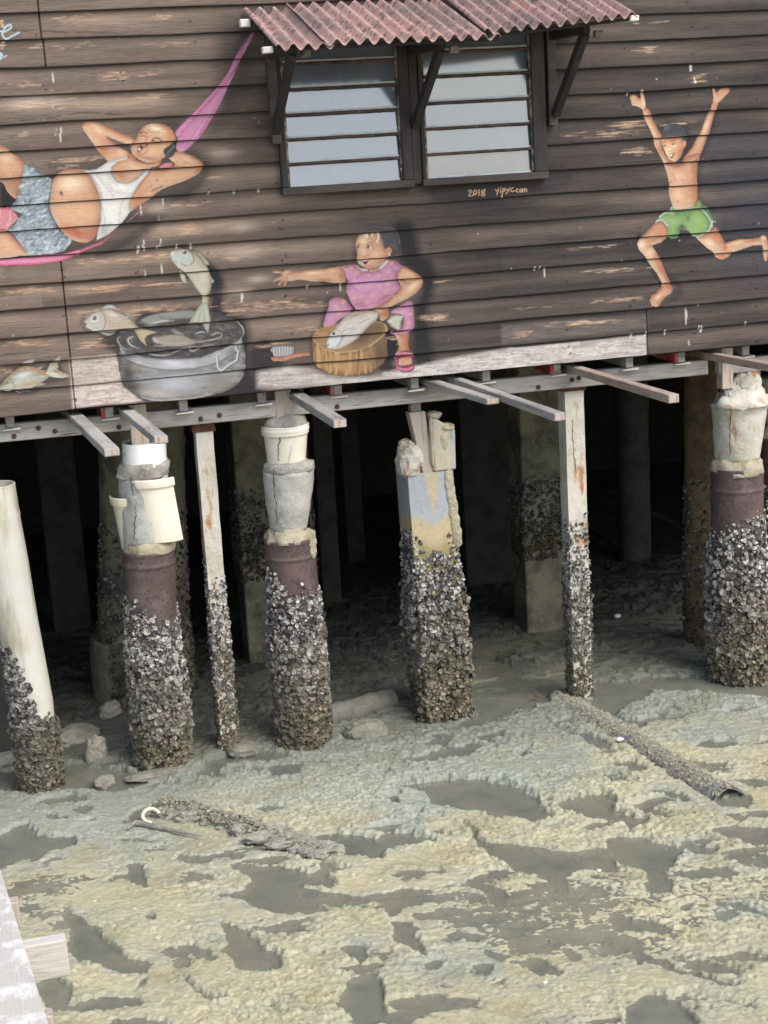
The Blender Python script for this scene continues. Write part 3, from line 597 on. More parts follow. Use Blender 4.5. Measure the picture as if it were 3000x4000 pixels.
L.poly([(1160, 545), (1215, 555), (1228, 640), (1238, 722), (1217, 842), (1180, 780), (1160, 738), (1100, 730), (1035, 736), (1085, 640)], (176, 178, 158), (120, 120, 102), 8, smooth=False)
for x in (1060, 1090, 1120, 1150, 1180, 1205, 1222): L.line([(1185, 570), (1180 + (x - 1180) * .6, 640), (x, 728)], (206, 208, 190) if x % 4 else (130, 132, 112), 2.5, .7, clip=True)
L.poly([(870, 104), (890, 76), (960, 66), (1040, 78), (1080, 130), (1070, 180), (1030, 204), (960, 188), (900, 160)], (186, 196, 190), (140, 146, 130), 10, (214, 222, 216), None, alpha=.9, clip=True)
L.line([(1062, 92), (1084, 150), (1062, 190), (1020, 206), (960, 190)], (110, 86, 60), 3, .8, clip=True); L.line([(1050, 100), (1070, 150), (1050, 184), (1010, 196)], (220, 224, 214), 3, .6, clip=True)
L.blob(998, 92, 36, 34, (206, 206, 192), .9, hard=True); L.blob(998, 86, 23, 20, (80, 70, 60), .95, hard=True); L.blob(990, 80, 7, 6, (236, 236, 232), 1, hard=True); L.blob(884, 100, 14, 16, (226, 224, 210), .8, hard=True)
fish_scales(L, jb, [(226, 224, 208), (150, 142, 114), (208, 200, 172)], 5, 60, 90)
L.blob(1180, 300, 40, 70, (214, 212, 190), .5, 20); L.line([(1010, 290), (1080, 380), (1150, 480)], (110, 92, 56), 7, .5, clip=True)

K = Lay(310, 1180, 620, 1370); L = K.at(*TP)
L.poly([(218, 624), (268, 578), (330, 572), (374, 612), (300, 612)], (180, 186, 180), (110, 112, 106), 6); L.poly([(205, 815), (300, 835), (360, 825), (300, 858), (235, 845)], (176, 172, 162), (110, 104, 96), 5); L.poly([(430, 640), (480, 640), (520, 680), (490, 692)], (150, 150, 140), (100, 98, 90), 5)
kb = [(58, 746), (110, 680), (190, 630), (300, 603), (400, 638), (490, 690), (562, 772), (540, 798), (400, 806), (330, 826), (190, 826), (120, 798), (70, 768)]
L.poly(kb, (186, 172, 150), (120, 104, 84), 14, (214, 208, 194), (140, 106, 76))
L.poly([(522, 786), (570, 776), (650, 800), (752, 824), (690, 842), (652, 856), (630, 885), (648, 956), (585, 900), (560, 850)], (196, 178, 140), (130, 110, 78), 6, smooth=False)
for x, y in ((740, 822), (690, 835), (640, 870), (642, 940), (610, 910)): L.line([(545, 795), ((545 + x) / 2, (795 + y) / 2 - 4), (x, y)], (150, 130, 96), 2, .7, clip=True)
L.poly([(62, 746), (112, 682), (190, 634), (232, 640), (262, 690), (258, 760), (225, 822), (180, 824), (120, 795)], (186, 184, 172), (140, 132, 116), 8, (214, 214, 208), (170, 140, 106), alpha=.9, clip=True)
L.line([(232, 640), (264, 700), (256, 770), (222, 824)], (110, 92, 72), 3, .8, clip=True); L.line([(226, 650), (252, 700), (246, 765), (216, 818)], (224, 216, 200), 2.5, .6, clip=True)
L.blob(165, 700, 36, 40, (210, 206, 196), .9, hard=True); L.blob(164, 694, 20, 22, (74, 64, 56), .95, hard=True); L.blob(157, 688, 6, 6, (236, 236, 232), 1, hard=True)
L.poly([(56, 742), (74, 738), (92, 748), (76, 770)], (86, 80, 74), None, clip=True); fish_scales(L, kb, [(222, 214, 200), (168, 136, 108), (150, 140, 122)], 6, 30, 80); L.blob(330, 660, 60, 18, (222, 224, 222), .5, 20); L.blob(380, 770, 120, 22, (196, 150, 112), .5, 4)

Q = Lay(-10, 1380, 285, 1545); L = Q.at(*TF)
L.poly([(458, 292), (470, 262), (545, 208), (660, 180), (795, 150), (740, 210), (690, 290)], (196, 182, 166), (130, 116, 104), 16, smooth=False); L.poly([(1120, 238), (1200, 160), (1302, 92), (1298, 226)], (190, 192, 176), (130, 128, 112), 16, smooth=False)
L.poly([(780, 372), (860, 345), (930, 338), (870, 402)], (186, 176, 160), (120, 110, 100), 10); L.poly([(700, 790), (790, 710), (900, 685), (1020, 705), (930, 760)], (176, 172, 164), (96, 92, 90), 12, smooth=False)
L.poly([(90, 865), (180, 848), (235, 860), (190, 890), (110, 885)], (206, 204, 196), (130, 126, 120), 10); L.poly([(320, 845), (400, 880), (470, 925), (420, 920), (350, 890)], (206, 200, 190), (130, 120, 110), 10); L.poly([(400, 840), (600, 836), (700, 910), (560, 890), (480, 905)], (130, 126, 116), (80, 78, 74), 12)
qb = [(-30, 790), (20, 730), (70, 660), (160, 570), (280, 455), (420, 360), (560, 322), (720, 342), (850, 400), (960, 428), (1010, 410), (1050, 320), (1085, 262), (1160, 250), (1252, 252), (1258, 330), (1252, 400), (1350, 452), (1488, 500), (1486, 555), (1330, 585), (1180, 570), (1070, 552), (990, 620), (880, 690), (700, 795), (400, 828), (280, 838), (30, 848), (-30, 835)]
L.poly(qb, (188, 194, 174), (130, 118, 84), 60, (212, 216, 200), (176, 132, 86), smooth=False, soft=3)
for x, y in ((1110, 262), (1170, 258), (1230, 262), (1250, 330), (1330, 462), (1420, 500), (1470, 540), (1380, 566), (1240, 572)): L.line([(1010, 480), ((1010 + x) / 2 + 10, (480 + y) / 2), (x, y)], (222, 220, 206), 2, .7, clip=True)
L.line([(165, 575), (280, 690), (310, 760), (280, 832)], (120, 112, 92), 3, .8, clip=True); L.line([(-20, 735), (280, 706)], (110, 112, 100), 2.5, .7, clip=True)
L.blob(150, 690, 22, 18, (60, 56, 50), .9, hard=True); L.blob(30, 802, 26, 22, (150, 146, 134), .9, hard=True); L.blob(500, 520, 190, 50, (206, 224, 220), .7, -16); L.blob(640, 720, 240, 44, (190, 146, 96), .55, -8)
fish_scales(L, qb, [(216, 222, 212), (150, 146, 112), (196, 206, 196)], 7, 70, 110, 3, 9)

# ---- pot
PT = Lay(440, 1190, 975, 1575); L = PT.at(*TP)
ell = [(368, 880), (420, 800), (560, 710), (800, 640), (1050, 615), (1300, 640), (1480, 718), (1552, 812), (1510, 892), (1400, 962), (1150, 1052), (900, 1075), (650, 1056), (470, 1004), (395, 950)]
body = [(392, 1000), (480, 1040), (700, 1100), (900, 1120), (1150, 1090), (1400, 1000), (1520, 900), (1556, 1000), (1560, 1150), (1530, 1250), (1450, 1332), (1300, 1392), (1000, 1446), (750, 1462), (600, 1432), (480, 1345), (412, 1240), (385, 1110)]
L.poly(body, (138, 138, 136), (78, 76, 76), 30, None, (70, 68, 70), hd=(.6, -.4), grain=[((166, 164, 156), 40, 12, .1, .5), ((96, 92, 86), 26, 10, .2, .5)])
L.blob(480, 1200, 70, 170, (66, 64, 64), .85, 8); L.blob(520, 1330, 80, 60, (60, 58, 58), .7, 20); L.blob(900, 1300, 200, 80, (182, 188, 194), .85); L.blob(1000, 1230, 260, 34, (176, 178, 178), .6, -6); L.blob(760, 1390, 160, 36, (190, 176, 166), .7, 6); L.blob(1330, 1310, 110, 60, (150, 136, 120), .6, -24); L.blob(540, 1140, 60, 50, (150, 146, 124), .5)
L.line([(600, 1428), (760, 1452), (1000, 1436), (1250, 1392)], (206, 196, 186), 5, .6, clip=True)
L.poly(ell, (80, 76, 75), (58, 56, 57), 16, None, None, grain=[((122, 112, 104), 34, 9, .12, .6), ((50, 50, 54), 30, 8, .15, .6)])
L.poly([(590, 712), (700, 660), (860, 628), (1080, 618), (1060, 690), (900, 705), (720, 755), (660, 760)], (146, 148, 138), (110, 110, 104), 10, alpha=.85, soft=8, grain=[((100, 98, 92), 30, 6, .15, .5)])
for P, c, w_ in (([(400, 870), (374, 890), (420, 960), (520, 1000)], (196, 194, 190), 5), ([(520, 860), (474, 890), (500, 940), (590, 978)], (206, 202, 196), 8), ([(540, 860), (500, 880), (520, 920)], (160, 156, 150), 5), ([(680, 740), (780, 720), (900, 712)], (206, 206, 202), 6), ([(700, 945), (800, 950), (860, 940)], (190, 188, 182), 4), ([(1484, 722), (1548, 800), (1540, 860), (1490, 906)], (214, 212, 206), 7), ([(660, 1020), (760, 1040), (880, 1030)], (214, 208, 196), 6), ([(1060, 920), (1200, 905), (1330, 870), (1340, 820)], (184, 176, 166), 7), ([(1090, 840), (1150, 822), (1200, 830)], (180, 196, 206), 7), ([(1320, 790), (1370, 810)], (206, 206, 206), 8), ([(900, 820), (1000, 850)], (150, 146, 140), 5), ([(1000, 960), (1140, 960), (1300, 925)], (160, 156, 150), 6), ([(880, 1020), (1000, 980), (1060, 990)], (214, 210, 200), 6), ([(1040, 960), (1060, 1000), (1120, 985), (1160, 960)], (226, 222, 214), 6), ([(1080, 960), (1090, 985), (1130, 975)], (40, 38, 38), 5), ([(1160, 770), (1240, 740), (1330, 700)], (130, 124, 116), 6), ([(1240, 860), (1300, 830), (1330, 840)], (206, 196, 186), 5), ([(1420, 840), (1470, 860)], (190, 180, 170), 6)):
    L.line(P, c, w_ / 1.4, .85, taper=True, clip=True)
L.poly([(700, 885), (800, 850), (950, 842), (1060, 885), (1115, 902), (1050, 945), (900, 956), (780, 935)], (160, 148, 132), (96, 88, 80), 10, (196, 190, 180), None, clip=True); L.poly([(870, 800), (920, 800), (1000, 850), (930, 850)], (140, 138, 132), (96, 92, 88), 6, clip=True); L.poly([(700, 880), (730, 870), (760, 920), (720, 915)], (176, 172, 162), None, clip=True)
rim = [(392, 950), (470, 1008), (650, 1058), (900, 1078), (1150, 1056), (1400, 965), (1525, 880), (1530, 960), (1480, 1010), (1300, 1105), (1100, 1152), (900, 1168), (700, 1152), (560, 1112), (450, 1062), (410, 1010)]
L.poly(rim, (164, 166, 168), (118, 118, 118), 6, (206, 208, 208), (110, 110, 110), smooth=False, soft=3, grain=[((196, 198, 200), 50, 14, .1, .6)])
L.blob(900, 1115, 120, 36, (208, 214, 222), .8); L.blob(470, 1030, 60, 40, (96, 94, 94), .7, 20); L.blob(1450, 1000, 70, 40, (116, 114, 110), .6, -30)
L.line([(450, 1064), (560, 1114), (700, 1154), (900, 1170), (1100, 1154), (1300, 1106), (1480, 1012)], (84, 82, 82), 3, .8, clip=True)
hp = [(1480, 940), (1470, 985), (1496, 1000), (1480, 1085), (1400, 1130), (1335, 1182), (1305, 1150), (1295, 1050)]
L.line([(x + 12, y + 10) for x, y in hp], (70, 68, 68), 7, .6, smooth=False, clip=True); L.line(hp, (150, 150, 150), 8, 1, smooth=False); L.line(hp, (222, 224, 226), 4, .9, smooth=False)

# ---- girl, her fish, block and brush
GL = Lay(1050, 875, 1670, 1465); L = GL.at(*TG)
PK, PKL, PKE, PKH = (202, 134, 172), (158, 84, 112), (160, 98, 128), (228, 172, 208)
fl = [(246, 200, 130), (236, 180, 110)]
def flowers(L, pts, r=17):
    for x, y in pts:
        for q in range(5): L.blob(x + r * .75 * math.cos(q * 1.257 + x), y + r * .75 * math.sin(q * 1.257 + x), r * .5, r * .5, fl[q % 2], .42, clip=True)
        L.blob(x, y, r * .35, r * .35, (206, 120, 90), .5, clip=True)
skin(L, [(1270, 1105), (1395, 1095), (1392, 1200), (1402, 1270), (1425, 1312), (1278, 1312), (1300, 1240), (1284, 1160)], (196, 130, 84), ew=18)
L.poly([(1275, 1330), (1330, 1280), (1420, 1290), (1450, 1400), (1446, 1468), (1390, 1492), (1322, 1484), (1282, 1432)], (128, 44, 74), (90, 30, 54), 8)
skin(L, [(1296, 1390), (1310, 1352), (1360, 1338), (1420, 1345), (1436, 1380), (1420, 1405), (1392, 1418), (1340, 1425), (1308, 1420)], (206, 150, 106), ew=8)
for x in (1318, 1344, 1370, 1395, 1418): L.blob(x, 1410 - abs(x - 1330) * .12, 13, 15, (222, 172, 128), .9, clip=True); L.line([(x + 13, 1420), (x + 11, 1392)], (110, 60, 44), 2, .8, clip=True)
L.line([(1262, 1345), (1330, 1322), (1440, 1330)], (186, 80, 116), 9, 1); L.line([(1270, 1312), (1340, 1300), (1425, 1308)], (214, 130, 150), 7, .9); L.line([(1290, 1452), (1370, 1472), (1446, 1446)], (196, 90, 130), 12, 1); L.line([(1276, 1360), (1284, 1430)], (190, 84, 120), 6, 1); L.line([(1300, 1448), (1370, 1464), (1440, 1440)], (226, 150, 180), 4, .7)
rp = [(1225, 900), (1330, 822), (1400, 788), (1442, 830), (1452, 950), (1442, 1055), (1385, 1102), (1255, 1116), (1215, 1080), (1320, 1062), (1350, 932)]
L.poly(rp, PK, PKE, 22, PKH, PKL); flowers(L, [(1420, 920), (1400, 1010), (1310, 850), (1372, 1060)], 14); L.line([(1350, 935), (1340, 1020), (1320, 1062)], (150, 80, 106), 8, .6, clip=True); L.line([(1230, 1085), (1320, 1090), (1400, 1060)], (170, 80, 106), 7, .6, clip=True)
lp = [(566, 1040), (590, 920), (612, 850), (622, 790), (680, 758), (752, 765), (802, 810), (845, 872), (810, 915), (720, 975), (655, 1035)]
L.poly(lp, PK, PKE, 22, PKH, PKL); flowers(L, [(690, 850), (760, 800), (720, 905)], 18)
torso = [(738, 448), (800, 436), (880, 430), (950, 480), (1010, 502), (1100, 480), (1180, 388), (1262, 388), (1342, 450), (1292, 500), (1280, 575), (1322, 662), (1252, 745), (1132, 815), (1062, 872), (950, 884), (880, 872), (828, 800), (788, 700), (800, 605), (768, 505)]
L.poly(torso, PK, PKE, 26, PKH, PKL, smooth=False, soft=3)
L.blob(1000, 620, 150, 60, (220, 150, 204), .6); L.blob(930, 820, 90, 50, (176, 96, 106), .5); L.blob(1160, 760, 80, 40, (180, 100, 118), .6, -30); L.blob(800, 640, 30, 60, (160, 100, 120), .5)
flowers(L, [(880, 515), (830, 470), (1000, 540), (1100, 545), (1200, 500), (1230, 420), (920, 650), (1024, 638), (1110, 650), (940, 745), (1046, 740), (1200, 620), (1180, 700), (990, 800), (860, 760)], 17)
for P in ([(770, 505), (790, 600), (850, 560)], [(960, 500), (880, 580)], [(1100, 490), (1130, 520)], [(1240, 470), (1285, 560)], [(830, 640), (900, 700)], [(1252, 745), (1180, 740), (1100, 800)]): L.line(P, (140, 86, 110), 3.5, .6, clip=True)
for i in range(26): L.line([(830 + (i * 97) % 430, 520 + (i * 61) % 320), (842 + (i * 97) % 430, 516 + (i * 61) % 320)], (150, 96, 130), 3, .5, clip=True)
# arms
larm = [(62, 505), (80, 492), (112, 490), (162, 502), (200, 484), (255, 494), (320, 506), (450, 485), (570, 474), (735, 448), (770, 500), (782, 560), (778, 612), (660, 618), (560, 602), (450, 606), (330, 586), (250, 602), (212, 604), (200, 630), (188, 660), (172, 652), (170, 625), (178, 600), (158, 618), (140, 652), (114, 650), (116, 625), (136, 590), (112, 598), (84, 606), (66, 618), (62, 598), (80, 575), (122, 552), (150, 540), (148, 522), (110, 522), (72, 520)]
skin(L, larm, ew=18, smooth=False, soft=3)
L.blob(460, 520, 120, 22, (240, 204, 160), .7, -4); L.blob(640, 500, 60, 30, (232, 186, 138), .6, -6); L.blob(580, 590, 100, 18, (176, 108, 68), .7, 0); L.blob(740, 560, 30, 60, (170, 104, 66), .5); L.blob(190, 520, 40, 16, (236, 196, 150), .6, -20)
for P in ([(150, 545), (185, 530), (240, 525)], [(136, 592), (180, 575), (215, 555)], [(178, 602), (210, 580)], [(165, 505), (152, 530)]): L.line(P, (130, 78, 52), 2.5, .7, clip=True)
rarm = [(1342, 452), (1420, 488), (1500, 538), (1542, 592), (1532, 642), (1470, 712), (1380, 772), (1290, 812), (1235, 842), (1204, 872), (1206, 932), (1182, 962), (1140, 982), (1116, 962), (1108, 902), (1052, 872), (1082, 840), (1180, 790), (1240, 740), (1322, 660), (1288, 572), (1296, 502)]
skin(L, rarm, ew=20)
L.blob(1400, 530, 70, 30, (232, 186, 138), .6, 30); L.blob(1440, 650, 70, 26, (240, 202, 156), .7, -40); L.blob(1350, 600, 50, 22, (150, 90, 58), .6, 20); L.blob(1500, 560, 40, 14, (170, 102, 64), .6, 30); L.blob(1160, 910, 40, 40, (170, 100, 64), .6)
for P in ([(1130, 900), (1132, 960)], [(1158, 905), (1156, 968)], [(1182, 900), (1180, 950)], [(1060, 868), (1110, 850), (1150, 836)], [(1330, 655), (1400, 610), (1500, 575)]): L.line(P, (124, 70, 46), 2.5, .7, clip=True)
L.line([(1240, 738), (1276, 762), (1290, 802)], (120, 116, 110), 5, .9); L.line([(1238, 740), (1272, 764), (1286, 802)], (206, 204, 190), 2.5, .9)
# collar, neck, head
skin(L, [(1020, 455), (1130, 405), (1120, 470), (1060, 502), (1010, 500)], (176, 108, 72), ew=8)
L.poly([(888, 440), (930, 470), (990, 472), (998, 494), (950, 502), (905, 474)], (204, 200, 194), (140, 132, 130), 6); L.poly([(1100, 482), (1112, 450), (1180, 386), (1206, 398), (1152, 462)], (206, 200, 194), (140, 130, 128), 6)
ghead = [(898, 168), (935, 130), (1000, 118), (1112, 118), (1160, 190), (1176, 270), (1200, 258), (1232, 282), (1226, 322), (1196, 352), (1142, 420), (1062, 462), (990, 468), (925, 434), (894, 392), (890, 300), (877, 230)]
skin(L, ghead, ew=24)
L.blob(960, 200, 60, 44, (244, 208, 160), .7); L.blob(1080, 330, 70, 50, (238, 192, 140), .6); L.blob(950, 310, 24, 36, (244, 206, 160), .7); L.blob(1130, 380, 50, 36, (196, 124, 78), .5, -40); L.blob(1080, 150, 40, 30, (224, 150, 100), .5); L.blob(1000, 450, 60, 14, (180, 110, 74), .5, 4)
ghair = [(925, 134), (970, 84), (1060, 60), (1110, 66), (1155, 72), (1200, 66), (1255, 86), (1300, 145), (1314, 230), (1292, 312), (1244, 352), (1226, 322), (1232, 282), (1210, 256), (1172, 280), (1150, 220), (1112, 124), (1000, 118)]
L.poly(ghair, (70, 70, 73), (48, 48, 52), 10, (104, 104, 108), None, smooth=True)
for i in range(22):
    a = i / 21; L.line([(1110 + a * 40, 130 + a * 150), (1180 + a * 60, 120 + a * 130), (1250 + a * 50, 110 + a * 200)], (112, 112, 116) if i % 2 else (44, 44, 48), 2.2, .55, clip=True)
L.line([(940, 118), (985, 84), (1060, 63), (1150, 72)], (126, 126, 130), 3, .7, clip=True); L.line([(1160, 80), (1210, 70), (1262, 92), (1302, 150), (1312, 230)], (134, 134, 138), 3, .7, clip=True)
L.poly([(1168, 292), (1200, 260), (1232, 284), (1224, 322), (1196, 348), (1176, 330)], (216, 156, 108), (140, 80, 54), 6); L.line([(1190, 310), (1206, 285), (1220, 292)], (120, 66, 44), 3, .8, clip=True); L.blob(1206, 336, 7, 9, (236, 236, 232), 1, hard=True)
L.blob(1012, 260, 26, 16, (226, 218, 214), .95, hard=True); L.blob(1003, 260, 12, 14, (60, 40, 50), .95, hard=True); L.line([(984, 264), (1000, 244), (1030, 246), (1044, 262)], (90, 52, 40), 3, .9, clip=True)
L.blob(908, 268, 16, 13, (222, 206, 204), .95, hard=True); L.blob(904, 266, 8, 11, (70, 46, 60), .95, hard=True); L.line([(890, 276), (898, 254), (920, 252)], (90, 52, 40), 3, .9, clip=True)
for P, c, w_ in (([(888, 252), (904, 236), (926, 236)], (84, 52, 40), 4), ([(986, 236), (1014, 220), (1052, 228)], (84, 52, 40), 4), ([(942, 345), (966, 356), (990, 340), (1008, 346)], (150, 88, 56), 4), ([(940, 300), (936, 330), (944, 346)], (196, 130, 86), 4), ([(1060, 350), (1080, 380)], (190, 120, 76), 3)): L.line(P, c, w_ / 1.5, .85, clip=True)
L.poly([(932, 384), (960, 374), (1006, 382), (994, 412), (984, 428), (962, 426), (946, 402)], (120, 46, 38), (80, 30, 26), 5, clip=True); L.poly([(940, 384), (966, 376), (1000, 382), (990, 394), (950, 396)], (236, 226, 216), None, clip=True)
for P in ([(966, 140), (978, 160)], [(990, 132), (992, 166)], [(1046, 126), (1040, 160)], [(1098, 118), (1106, 165), (1088, 216)]): L.line(P, (240, 240, 240), 4.5, .95)

LG = Lay(1210, 1220, 1525, 1475); L = LG.at(*TG)
side = [(452, 1150), (500, 1222), (600, 1282), (720, 1297), (900, 1277), (1050, 1212), (1175, 1100), (1190, 1330), (1150, 1405), (1050, 1485), (900, 1530), (750, 1535), (600, 1502), (505, 1445), (465, 1385), (448, 1260)]
L.poly(side, (172, 130, 78), (96, 70, 44), 22, None, None, smooth=False, soft=3, grain=[((206, 160, 96), 7, 60, .05, .8), ((120, 84, 48), 6, 70, .1, .7)])
L.blob(1120, 1300, 110, 170, (96, 78, 58), .85, 0); L.blob(700, 1400, 140, 90, (196, 146, 84), .5); L.line([(480, 1408), (760, 1396), (1180, 1330)], (84, 62, 42), 3, .5, clip=True)
top = [(456, 1142), (480, 1100), (540, 1058), (640, 1026), (800, 1000), (960, 985), (1120, 990), (1182, 1040), (1178, 1092), (1130, 1150), (1050, 1212), (900, 1277), (720, 1298), (600, 1280), (500, 1222), (465, 1178)]
L.poly(top, (168, 128, 78), (190, 148, 96), 9, None, None, grain=[((134, 100, 62), 30, 12, .05, .6)]); L.blob(960, 1130, 170, 90, (92, 76, 56), .85, -30); L.blob(1090, 1050, 90, 70, (110, 88, 62), .6); L.blob(560, 1130, 60, 60, (182, 140, 88), .6)
L.line([(470, 1180), (520, 1232), (610, 1282), (730, 1296), (900, 1276)], (206, 170, 116), 3.5, .8, clip=True); L.line([(1000, 1240), (1090, 1180), (1160, 1110), (1180, 1050), (1150, 1000)], (196, 166, 120), 3.5, .9, clip=True)

LF = Lay(1270, 1210, 1585, 1370); L = LF.at(*TG)
L.poly([(1180, 990), (1225, 935), (1290, 918), (1358, 934), (1322, 990), (1316, 1060), (1290, 1076), (1225, 1044)], (186, 184, 164), (120, 116, 98), 10, smooth=False)
for x, y in ((1350, 936), (1330, 970), (1315, 1010), (1310, 1056), (1280, 1066), (1240, 1044)): L.line([(1190, 985), ((1190 + x) / 2, (985 + y) / 2), (x, y)], (218, 216, 200) if x % 4 else (140, 136, 116), 2.6, .7, clip=True)
fb = [(600, 1252), (598, 1180), (640, 1095), (720, 1000), (800, 922), (900, 888), (1050, 884), (1108, 910), (1092, 962), (1020, 1022), (960, 1082), (900, 1152), (800, 1222), (700, 1262), (620, 1262)]
L.poly(fb, (204, 196, 184), (136, 122, 106), 18, (226, 222, 214), (176, 136, 116))
fish_scales(L, fb, [(230, 226, 218), (164, 150, 132), (214, 206, 194)], 9, -45, 130, 3.2, 9); L.blob(880, 930, 120, 20, (150, 130, 106), .5, -18)
L.poly([(604, 1250), (602, 1182), (640, 1096), (690, 1110), (745, 1135), (740, 1190), (690, 1240), (640, 1256)], (206, 216, 212), (150, 156, 150), 12, (228, 236, 232), None, alpha=.95, clip=True)
L.line([(680, 1060), (738, 1110), (745, 1170), (690, 1244)], (120, 108, 94), 3, .7, clip=True); L.poly([(745, 1100), (790, 1068), (865, 1062), (850, 1090), (780, 1112), (750, 1145)], (216, 214, 206), (140, 128, 116), 8, clip=True)
L.blob(662, 1112, 26, 24, (216, 212, 200), .9, hard=True); L.blob(660, 1110, 17, 16, (50, 38, 34), .95, hard=True); L.line([(604, 1236), (616, 1214)], (70, 60, 54), 3, .9, clip=True)
for i in range(5): L.line([(900 + i * 16, 1010 - i * 6), (960 + i * 16, 985 - i * 8)], (150, 138, 120), 2.2, .7, clip=True)

BR = Lay(1050, 1340, 1220, 1420); L = BR.at(*TG)
L.poly([(48, 1350), (150, 1352), (300, 1308), (420, 1298), (434, 1330), (300, 1352), (180, 1386), (70, 1392), (50, 1372)], (198, 128, 84), (140, 76, 44), 8, (224, 160, 110), None, smooth=False)
br = [(42, 1275), (82, 1246), (180, 1238), (272, 1246), (266, 1312), (200, 1346), (80, 1350)]
L.poly(br, (160, 156, 154), (110, 106, 106), 6, smooth=False)
for i in range(24): L.line([(48 + i * 9.4, 1262 - 14 * math.sin(i / 7.6)), (54 + i * 9, 1300), (60 + i * 8.4, 1345 - i * 1.2)], [(214, 212, 210), (76, 74, 74), (186, 180, 190)][i % 3], 2.6, .85, clip=True)

# ---- boy
B = Lay(2450, 335, 3010, 1210); L = B.at(*TB2)
skin(L, [(352, 448), (440, 428), (495, 490), (504, 605), (430, 672), (318, 712), (372, 802), (432, 902), (472, 1022), (522, 1142), (562, 1205), (546, 1255), (470, 1305), (430, 1352), (384, 1412), (352, 1414), (330, 1398), (302, 1400), (300, 1372), (288, 1335), (312, 1280), (352, 1268), (432, 1190), (430, 1152), (368, 1030), (288, 920), (238, 842), (168, 762), (148, 692), (188, 610)], ew=24, smooth=False, soft=3)
L.blob(200, 690, 50, 50, (246, 216, 176), .7); L.blob(300, 790, 50, 60, (240, 200, 156), .6, 40); L.blob(400, 560, 70, 60, (200, 122, 72), .5, 40); L.blob(400, 980, 24, 90, (190, 112, 66), .6, -25); L.blob(500, 1190, 40, 40, (196, 114, 66), .6); L.blob(380, 1310, 50, 24, (240, 202, 160), .6, -40); L.blob(330, 650, 90, 18, (184, 108, 66), .5, -14)
for P in ([(330, 1330), (350, 1385), (345, 1405)], [(318, 1330), (308, 1390)], [(352, 1340), (378, 1370)], [(305, 1310), (298, 1345)]): L.line(P, (134, 84, 54), 2.5, .7, clip=True)
skin(L, [(835, 622), (950, 556), (1052, 488), (1112, 580), (1162, 682), (1200, 672), (1300, 640), (1480, 630), (1562, 612), (1602, 588), (1642, 600), (1656, 640), (1690, 700), (1690, 790), (1650, 884), (1618, 884), (1606, 800), (1590, 702), (1500, 702), (1382, 742), (1255, 792), (1205, 842), (1130, 877), (1060, 852), (1020, 790), (930, 720)], ew=24, smooth=False, soft=3)
L.blob(1060, 600, 60, 50, (206, 118, 66), .6, 40); L.blob(980, 680, 60, 40, (244, 208, 164), .7, 30); L.blob(1130, 840, 60, 30, (206, 118, 70), .7); L.blob(1300, 680, 130, 20, (240, 204, 162), .6, -14); L.blob(1160, 740, 20, 50, (170, 98, 58), .5); L.blob(1610, 620, 30, 30, (236, 196, 160), .7); L.line([(1560, 690), (1600, 660), (1640, 665)], (176, 110, 76), 3, .6, clip=True)
sho = [(508, 312), (540, 248), (600, 288), (690, 285), (780, 258), (862, 168), (892, 202), (902, 262), (962, 330), (1012, 420), (1017, 492), (942, 562), (850, 617), (782, 592), (722, 532), (642, 522), (622, 620), (552, 632), (498, 600), (490, 482), (440, 430), (353, 442), (402, 368), (470, 320)]
L.poly([(880, 228), (950, 258), (1000, 330), (1052, 430), (1032, 442), (972, 382), (910, 292)], (96, 136, 84), (60, 90, 58), 10); L.line([(1004, 430), (1046, 436)], (190, 200, 190), 4, .8)
L.poly(sho, (128, 172, 92), (76, 118, 70), 20, (172, 204, 132), (64, 104, 62), smooth=False, soft=3)
L.blob(850, 420, 90, 80, (150, 190, 100), .6); L.blob(570, 430, 50, 70, (146, 188, 108), .6); L.blob(660, 500, 50, 40, (66, 96, 64), .7); L.blob(580, 600, 60, 26, (80, 128, 76), .7); L.blob(740, 380, 20, 60, (90, 130, 76), .6, 20)
for P, c, w_ in (([(352, 440), (410, 410), (450, 420), (492, 480)], (206, 214, 212), 6), ([(400, 398), (455, 410), (500, 470)], (130, 156, 150), 4), ([(1012, 430), (1012, 490), (940, 558), (852, 612), (790, 596)], (212, 220, 212), 6), ([(900, 290), (960, 360), (1000, 440), (990, 490)], (206, 214, 206), 5), ([(880, 300), (945, 380), (968, 450), (950, 520)], (80, 118, 84), 4), ([(515, 308), (545, 262), (580, 290), (690, 300), (790, 268)], (176, 190, 170), 6), ([(510, 318), (700, 305), (900, 278)], (70, 92, 66), 3), ([(640, 330), (570, 380)], (80, 110, 76), 4), ([(690, 330), (740, 410)], (76, 106, 72), 4), ([(650, 470), (700, 520)], (60, 86, 60), 4), ([(410, 380), (470, 336), (560, 330)], (196, 214, 170), 7)): L.line(P, c, w_, .75, clip=True)
L.at(*TB)
skin(L, [(205, 318), (265, 298), (312, 380), (352, 470), (402, 580), (436, 650), (436, 760), (474, 860), (545, 932), (470, 964), (398, 842), (343, 730), (332, 660), (288, 540), (236, 420)], ew=18)
skin(L, [(182, 90), (197, 80), (212, 92), (236, 182), (247, 262), (230, 305), (208, 318), (180, 292), (132, 272), (96, 266), (80, 240), (76, 205), (64, 184), (74, 152), (100, 142), (132, 145), (172, 182), (190, 165)], (222, 180, 134), ew=10)
for P in ([(80, 178), (120, 180), (150, 196)], [(80, 208), (116, 206), (148, 216)], [(88, 238), (120, 236), (146, 240)], [(172, 185), (180, 220), (176, 250)]): L.line(P, (150, 98, 66), 2.5, .7, clip=True)
